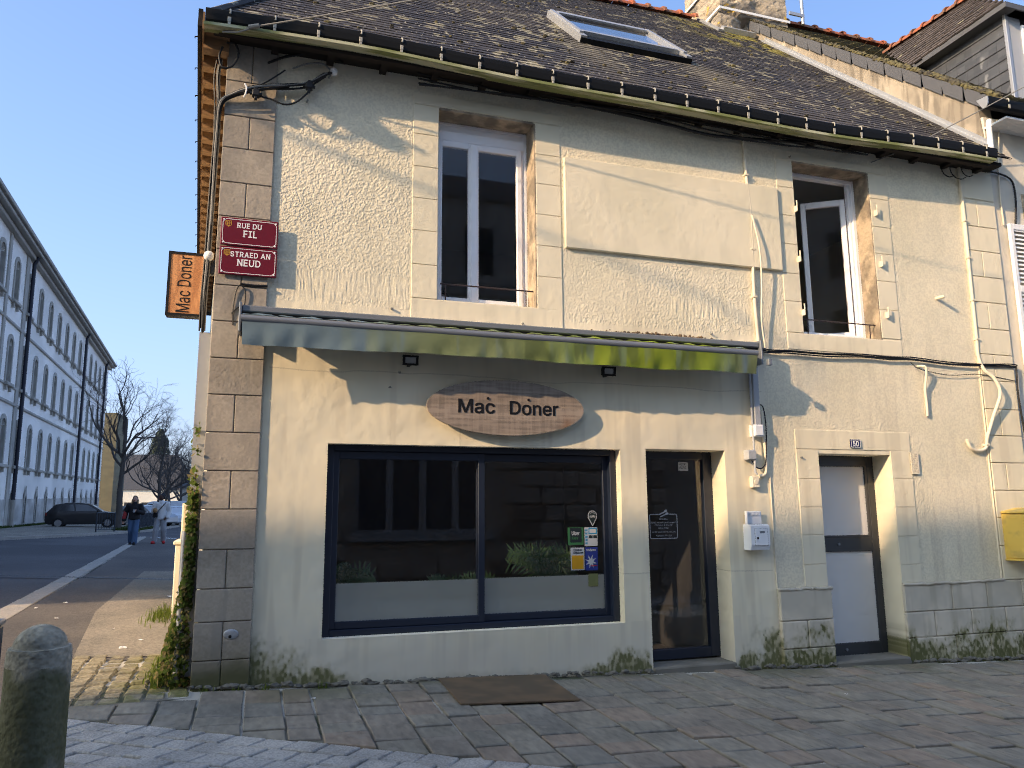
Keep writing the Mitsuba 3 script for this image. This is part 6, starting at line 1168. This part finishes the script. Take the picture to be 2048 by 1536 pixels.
# ------------------------------------------------------------------ cars
flat('car_black', (0.012, 0.012, 0.014), 0.2, clearcoat=1.0); flat('car_white', (0.62, 0.64, 0.67), 0.3, clearcoat=0.8); flat('car_silver', (0.36, 0.37, 0.38), 0.3, clearcoat=0.8, metallic=0.4); flat('car_glass', (0.03, 0.035, 0.04), 0.08, specular=0.8); flat('tyre', (0.015, 0.015, 0.015), 0.9); flat('hub', (0.3, 0.3, 0.31), 0.35, metallic=0.7); flat('tail_red', (0.2, 0.01, 0.01), 0.3); flat('lamp_clear', (0.5, 0.5, 0.5), 0.2)
def car(name, label, x, y, ang, paint, prof, glass, L, Wd, wheels, cat='car'):
    """prof: outline of the side, x from rear 0 to front L"""
    k = thing(name, label, cat); z = float(gz(x, y)); ca, sa = math.cos(ang), math.sin(ang)
    def W(v): v = np.asarray(v, float); u = v[:, 0] - L / 2; return np.stack([x + u * ca - v[:, 1] * sa, y + u * sa + v[:, 1] * ca, z + v[:, 2]], 1)
    pts = np.array(prof, float); belt = .62 * pts[:, 1].max(); pc = Polygon(pts).buffer(.06).buffer(-.06); secs = []
    for s, ins in ((-1, .0), (-.86, 1), (.86, 1), (1, .0)): pass
    slices = []
    mm = m3.Manifold.extrude(m3.CrossSection([list(map(tuple, pts[::-1]))]), Wd, 14).refine_to_length(.18).to_mesh(); v = np.array(mm.vert_properties[:, :3], float); v = np.stack([v[:, 0], v[:, 2] - Wd / 2, v[:, 1]], 1)
    hh = np.clip((v[:, 2] - belt) / (pts[:, 1].max() - belt), 0, 1); low = np.clip((.35 - v[:, 2]) / .35, 0, 1); e = np.abs(v[:, 0] / L - .5) * 2; v[:, 1] *= (1 - .20 * hh) * (1 - .06 * low) * (1 - .16 * np.clip(e - .72, 0, 1) / .28); rim = np.abs(v[:, 1]) / (Wd / 2); v[:, 2] -= .05 * np.clip(rim - .7, 0, 1) * hh
    f = np.array(mm.tri_verts)[:, ::-1]; body = trimesh.Trimesh(v, f, process=False)
    if body.volume < 0: body.invert()
    obj('body', (W(body.vertices), np.array(body.faces)), paint, k, smooth=35)
    for g in glass:
        for s in (-1, 1):
            gp = np.array(g); yy = Wd / 2 * (1 - .20 * np.clip((gp[:, 1] - belt) / (pts[:, 1].max() - belt), 0, 1)) + .008; m = MB(); V = np.array([(a[0], s * b, a[1]) for a, b in zip(gp, yy)]); m.add(W(np.vstack([V, V - [0, s * .03, 0]])), np.array([[0, i, i + 1] for i in range(1, len(gp) - 1)] + [[len(gp), len(gp) + i + 1, len(gp) + i] for i in range(1, len(gp) - 1)])); obj('side_window', m, 'car_glass', k)
    top = pts[:, 1].max()
    for a, b, nm in ((0, 1, 'rear_window'), (2, 3, 'windscreen')):
        A, B = np.array(SCR[name][a]), np.array(SCR[name][b]); n_ = np.array([-(B - A)[1], (B - A)[0]]); n_ /= np.linalg.norm(n_); n_ *= 1 if (n_[1] > 0) else -1; wl, wh = Wd * .40, Wd * .36
        V = np.array([(A[0], -wl, A[1]), (A[0], wl, A[1]), (B[0], wh, B[1]), (B[0], -wh, B[1])]) + np.array([n_[0], 0, n_[1]]) * .015; obj(nm, MB().add(W(V), np.array([[0, 1, 2], [0, 2, 3]])), 'car_glass', k)
    for wxx in wheels:
        for s in (-1, 1):
            m = MB().lathe([(0, -.10), (.30, -.10), (.335, -.07), (.335, .07), (.30, .10), (0, .10)], n=24); v = np.vstack(m.v); wk = obj('wheel', (W(np.stack([v[:, 0] + wxx, s * (Wd / 2 - .10) + v[:, 2] * 1.15, v[:, 1] + .335], 1)), np.vstack(m.f)), 'tyre', k, smooth=40)
            m = MB().lathe([(0, -.01), (.20, -.01), (.21, .01), (0, .025)], n=16); v = np.vstack(m.v); obj('hub', (W(np.stack([v[:, 0] + wxx, s * (Wd / 2 + .012) + v[:, 2], v[:, 1] + .335], 1)), np.vstack(m.f)), 'hub', wk)
    for s in (-1, 1):
        obj('headlight', MB().cbox(L - .16, L - .03, s * Wd * .36 - .14, s * Wd * .36 + .14, .62, .76, .03).xf(W), 'lamp_clear', k); obj('tail_light', MB().cbox(.02, .12, s * Wd * .38 - .12, s * Wd * .38 + .12, .78, .98, .03).xf(W), 'tail_red', k)
        obj('mirror', MB().cbox(L * .66, L * .66 + .12, s * (Wd / 2 + .09) - .09, s * (Wd / 2 + .09) + .09, .98, 1.12, .03).xf(W), paint, k)
    obj('number_plate', MB().cbox(-.012, .03, -.26, .26, .55, .66, .004).xf(W), 'enamel_white', k)
SCR = {'parked_car': [(.16, 1.05), (.62, 1.46), (3.10, 1.02), (2.45, 1.47)], 'white_van': [(.02, 1.2), (.05, 1.8), (4.35, 1.18), (3.75, 1.86)]}
HATCH = [(.05, .32), (.0, .75), (.12, 1.02), (.55, 1.46), (1.1, 1.56), (1.9, 1.56), (2.5, 1.46), (3.15, 1.02), (4.05, .86), (4.28, .66), (4.30, .34), (4.1, .24), (.25, .24)]
HG = [[(.75, 1.06), (.95, 1.40), (1.5, 1.47), (1.6, 1.06)], [(1.68, 1.06), (1.60, 1.47), (2.3, 1.42), (2.85, 1.06)]]
car('parked_car', 'black hatchback parked beside the white building', -9.75, 49.0, .10, 'car_black', HATCH, HG, 4.3, 1.80, (.75, 3.45))
car('parked_car', 'silver car behind the nearest bare tree', -7.3, 57.5, -.5, 'car_silver', HATCH, HG, 4.3, 1.78, (.75, 3.45))
car('parked_car', 'white car between the two walkers', -5.9, 62.0, -1.2, 'car_white', HATCH, HG, 4.2, 1.78, (.75, 3.4))
VAN = [(.05, .35), (.0, 1.0), (.04, 1.95), (.3, 2.02), (3.4, 2.0), (3.75, 1.9), (4.4, 1.2), (5.05, 1.0), (5.2, .7), (5.2, .35), (5.0, .26), (.2, .26)]
car('white_van', 'white van parked across the street behind the walkers', -7.6, 71.0, math.pi + .12, 'car_white', VAN, [[(3.3, 1.15), (3.35, 1.75), (3.75, 1.78), (4.2, 1.15)]], 5.2, 1.95, (.95, 4.2), 'van')
# ------------------------------------------------------------------ two people walking towards the viewer
flat('skin_dark', (0.085, 0.045, 0.030), 0.6); flat('skin_fair', (0.50, 0.30, 0.22), 0.6); flat('hair_black', (0.010, 0.009, 0.009), 0.6); flat('hair_blond', (0.20, 0.13, 0.07), 0.6)
flat('knit_white', (0.66, 0.65, 0.63), 0.9); flat('trouser_grey', (0.30, 0.30, 0.31), 0.9); flat('shoe_red', (0.50, 0.025, 0.03), 0.5); flat('jacket_black', (0.014, 0.013, 0.015), 0.7)
flat('jeans_blue', (0.07, 0.12, 0.21), 0.9); flat('shoe_dark', (0.02, 0.02, 0.022), 0.6); flat('paper_brown', (0.35, 0.20, 0.09), 0.8); flat('red_trim', (0.30, 0.03, 0.03), 0.7); flat('eye_dark', (0.01, 0.01, 0.01), 0.3)
_ico = trimesh.creation.icosphere(2, 1.0).vertices
def bones(lst, J, grow=0.0, edge=.03, it=8):
    parts = []
    for a, ra, b, rb in lst:
        A, B = np.asarray(J[a] if isinstance(a, str) else a, float), np.asarray(J[b] if isinstance(b, str) else b, float); fa = ra if np.ndim(ra) else (ra,) * 3; fb = rb if np.ndim(rb) else (rb,) * 3
        parts.append(m3.Manifold.hull_points(np.vstack([_ico * (np.array(fa) + grow) + A, _ico * (np.array(fb) + grow) + B])))
    u = m3.Manifold.batch_boolean(parts, m3.OpType.Add).refine_to_length(edge).to_mesh(); t = trimesh.Trimesh(np.array(u.vert_properties[:, :3], float), np.array(u.tri_verts), process=True); trimesh.smoothing.filter_taubin(t, iterations=it); return t
def person(label, x, y, turn, H, J, skin, dress):
    k = thing('person', label, 'person'); s = H / 1.75; z = float(gz(x, y)); c, sn = math.cos(turn), math.sin(turn)
    def W(v): v = np.asarray(v, float) * s; return np.stack([x + v[:, 0] * c - v[:, 1] * sn, y + v[:, 0] * sn + v[:, 1] * c, z + v[:, 2]], 1)
    A = lambda *v: np.array(v, float); hd = J['head']; f = J['face']; side_ = np.cross(f, [0, 0, 1])
    bl = [('head', (.078, .095, .11), hd + A(0, 0, -.06), (.062, .075, .07)), (hd + A(0, 0, -.07), .055, 'neck', .058), ('neck', .062, 'chest', (.15, .105, .12)), ('chest', (.155, .11, .13), 'waist', (.13, .10, .10)), ('waist', (.135, .10, .10), 'hip', (.165, .115, .10))]
    for q in 'LR':
        bl += [('chest', (.10, .09, .10), 'sh' + q, .062), ('sh' + q, .060, 'el' + q, .043), ('el' + q, .042, 'wr' + q, .029), ('hip', .10, 'th' + q, .095), ('th' + q, .092, 'kn' + q, .060), ('kn' + q, .060, 'an' + q, .040), ('an' + q, .042, J['an' + q] + A(0, .03, -.06), .035), (J['an' + q] + A(0, .03, -.055), .036, J['an' + q] + J['toe' + q] + A(0, 0, -.06), .030)]
        wv = J['wr' + q]; d = J['hand' + q] / np.linalg.norm(J['hand' + q]); ac = np.cross(d, [0.2, 1, 0.3]); ac /= np.linalg.norm(ac); pm = wv + d * .085; bl.append((wv, .026, pm, (.034, .030, .034)))
        for i, (o, L) in enumerate(((-.028, .068), (-.009, .078), (.010, .073), (.028, .058))):
            r0 = pm + ac * o; mid = r0 + d * L * .55 + A(0, -.006, 0); bl += [(r0, .0095, mid, .009), (mid, .009, mid + (d * .6 + A(0, -.55, 0)) * L * .5, .0075)]
        th = wv + d * .03 - ac * .030; bl += [(th, .012, th - ac * .028 + d * .035, .010), (th - ac * .028 + d * .035, .010, th - ac * .022 + d * .062, .008)]
    bl += [(hd + f * .082 + A(0, 0, .005), .012, hd + f * .102 + A(0, 0, -.028), .013)]                       # nose
    for sg in (-1, 1): bl.append((hd + side_ * sg * .078 + A(0, 0, .012), (.012, .014, .022), hd + side_ * sg * .080 + A(0, 0, -.02), (.010, .012, .014)))   # ears
    b = bones(bl, J, edge=.022, it=5); obj('body', (W(b.vertices), b.faces), skin, k, smooth=True)
    m = MB(); i = trimesh.creation.icosphere(1, .011)
    for sg in (-1, 1): m.add(i.vertices + hd + f * .083 + side_ * sg * .032 + A(0, 0, .012), i.faces)
    obj('eyes', m.xf(W), 'eye_dark', k); m = MB(); m.add(i.vertices * [2.0, .8, .6] + hd + f * .088 + A(0, 0, -.058), i.faces); obj('mouth', m.xf(W), 'red_trim', k)
    for nm, lst, g, mt in dress:
        t = bones(lst, J, g, edge=.03, it=6); v = np.array(t.vertices); v += t.vertex_normals * ((meshkit.fbm(v * 13, 3, 3) - .5) * .020)[:, None]; obj(nm, (W(v), t.faces), mt, k, smooth=True)
    return k, W
V3 = lambda *v: np.array(v, float)
def arms(g='LR'): return [b for q in g for b in (('chest', (.10, .09, .10), 'sh' + q, .066), ('sh' + q, .066, 'el' + q, .054), ('el' + q, .054, 'wr' + q, .042))]
def torso(z=.0): return [('neck', .060, 'chest', (.15, .105, .12)), ('chest', (.16, .115, .13), 'waist', (.15, .115, .10)), ('waist', (.15, .115, .10), 'hem', (.165, .125, .03))]
def legs(kw=.078, aw=.070): return [b for q in 'LR' for b in (('hip', (.155, .115, .09), 'th' + q, .097), ('th' + q, .095, 'kn' + q, kw), ('kn' + q, kw, V3(*J['an' + q]) + [0, .01, .0], aw))]
def shoes(): return [b for q in 'LR' for b in ((J['an' + q] + V3(0, .03, -.04), .047, J['an' + q] + J['toe' + q] + V3(0, 0, -.052), .038), (J['an' + q] + V3(0, .035, -.055), .035, J['an' + q] + V3(0, .0, .0), .048))]
# the man in white; x to the viewer's right, -y towards the viewer
J = dict(head=V3(-.01, -.02, 1.655), face=V3(-.80, -.60, 0), neck=V3(0, 0, 1.50), chest=V3(0, 0, 1.32), waist=V3(0, .0, 1.10), hip=V3(0, 0, .96), hem=V3(0, 0, .88),
         shL=V3(.205, 0, 1.42), elL=V3(.275, .05, 1.13), wrL=V3(.235, -.10, .93), handL=V3(-.5, -.3, -.35), shR=V3(-.205, 0, 1.42), elR=V3(-.27, .0, 1.14), wrR=V3(-.17, -.22, 1.17), handR=V3(.15, -.6, .25),
         thL=V3(.095, 0, .87), knL=V3(.125, -.08, .48), anL=V3(.13, .04, .10), toeL=V3(.03, -.17, -.01), thR=V3(-.095, 0, .87), knR=V3(-.12, -.16, .50), anR=V3(-.15, -.20, .09), toeR=V3(-.05, -.17, .02))
k, W = person('man in white sweatshirt and grey trousers with red shoes, walking beside the kerb', -3.02, 26.3, .0, 1.84, J, 'skin_dark',
    [('sweatshirt', torso() + arms(), .022, 'knit_white'), ('trousers', legs(.085, .080), .010, 'trouser_grey'), ('shoes', shoes(), .012, 'shoe_red'), ('hair', [(J['head'] + V3(.015, .02, .045), (.085, .095, .075), J['head'] + V3(.06, .05, .0), (.06, .07, .08)), (J['head'] + V3(.05, .06, .10), .05, J['head'] + V3(.085, .07, .07), .045)], .0, 'hair_black')])
m = MB(); p = [V3(.17, .09, 1.47), V3(.15, -.05, 1.47), V3(.06, -.145, 1.34), V3(-.05, -.16, 1.20), V3(-.13, -.15, 1.08), V3(-.20, -.02, 1.02)]; m.tube(p, .014, 6, 4); obj('bag_strap', m.xf(W), 'jacket_black', k); obj('shoulder_bag', MB().cbox(-.25, -.09, -.22, -.14, .93, 1.10, .03).xf(W), 'jacket_black', k)
m = MB(); i = trimesh.creation.icosphere(2, .085); m.add(i.vertices * [.95, .8, 1.0] * (1 + .10 * meshkit.fbm(i.vertices * 30, 2)[:, None]) + V3(-.165, -.36, 1.19), i.faces); tag(obj('paper_bag', m.xf(W), 'paper_brown', None, smooth=True), 'brown paper food bag held by the man in white', 'paper bag')
# the woman in a black jacket
J = dict(head=V3(0, -.02, 1.655), face=V3(-.10, -.99, -.05), neck=V3(0, 0, 1.50), chest=V3(0, 0, 1.31), waist=V3(0, 0, 1.10), hip=V3(0, 0, .96), hem=V3(0, 0, .93),
         shL=V3(.20, 0, 1.41), elL=V3(.285, .02, 1.15), wrL=V3(.12, -.20, 1.20), handL=V3(-.6, -.3, .15), shR=V3(-.20, 0, 1.41), elR=V3(-.29, .05, 1.14), wrR=V3(-.33, -.02, .90), handR=V3(-.1, -.2, -.9),
         thL=V3(.09, 0, .87), knL=V3(.09, -.14, .50), anL=V3(.07, -.16, .09), toeL=V3(.02, -.17, .02), thR=V3(-.09, 0, .87), knR=V3(-.085, -.03, .48), anR=V3(-.07, .12, .10), toeR=V3(-.01, -.17, -.02))
k, W = person('woman in black jacket and blue jeans with long fair hair, walking on the kerb', -3.76, 24.9, .0, 1.72, J, 'skin_fair',
    [('jacket', torso() + arms(), .030, 'jacket_black'), ('jeans', legs(.085, .088), .010, 'jeans_blue'), ('shoes', shoes(), .010, 'shoe_dark'), ('hair', [(J['head'] + V3(0, .025, .04), (.092, .098, .085), J['head'] + V3(0, .05, -.06), (.098, .07, .09))] + [(J['head'] + V3(sg * .075, .02, -.04), .045, J['head'] + V3(sg * .095, -.01, -.26), .038) for sg in (-1, 1)], .0, 'hair_blond'), ('sleeve_stripe', [(J['elR'] + V3(-.012, -.02, .02), .052, J['elR'] * .25 + J['wrR'] * .75 + V3(-.01, -.02, 0), .044)], .026, 'red_trim')])
obj('cup', MB().lathe([(0, 0), (.032, 0), (.04, .10), (0, .10)], (.02, -.30, 1.17), 14).xf(W), 'plastic_grey', None); tag('cup', 'pale paper cup held by the woman in the black jacket', 'cup')
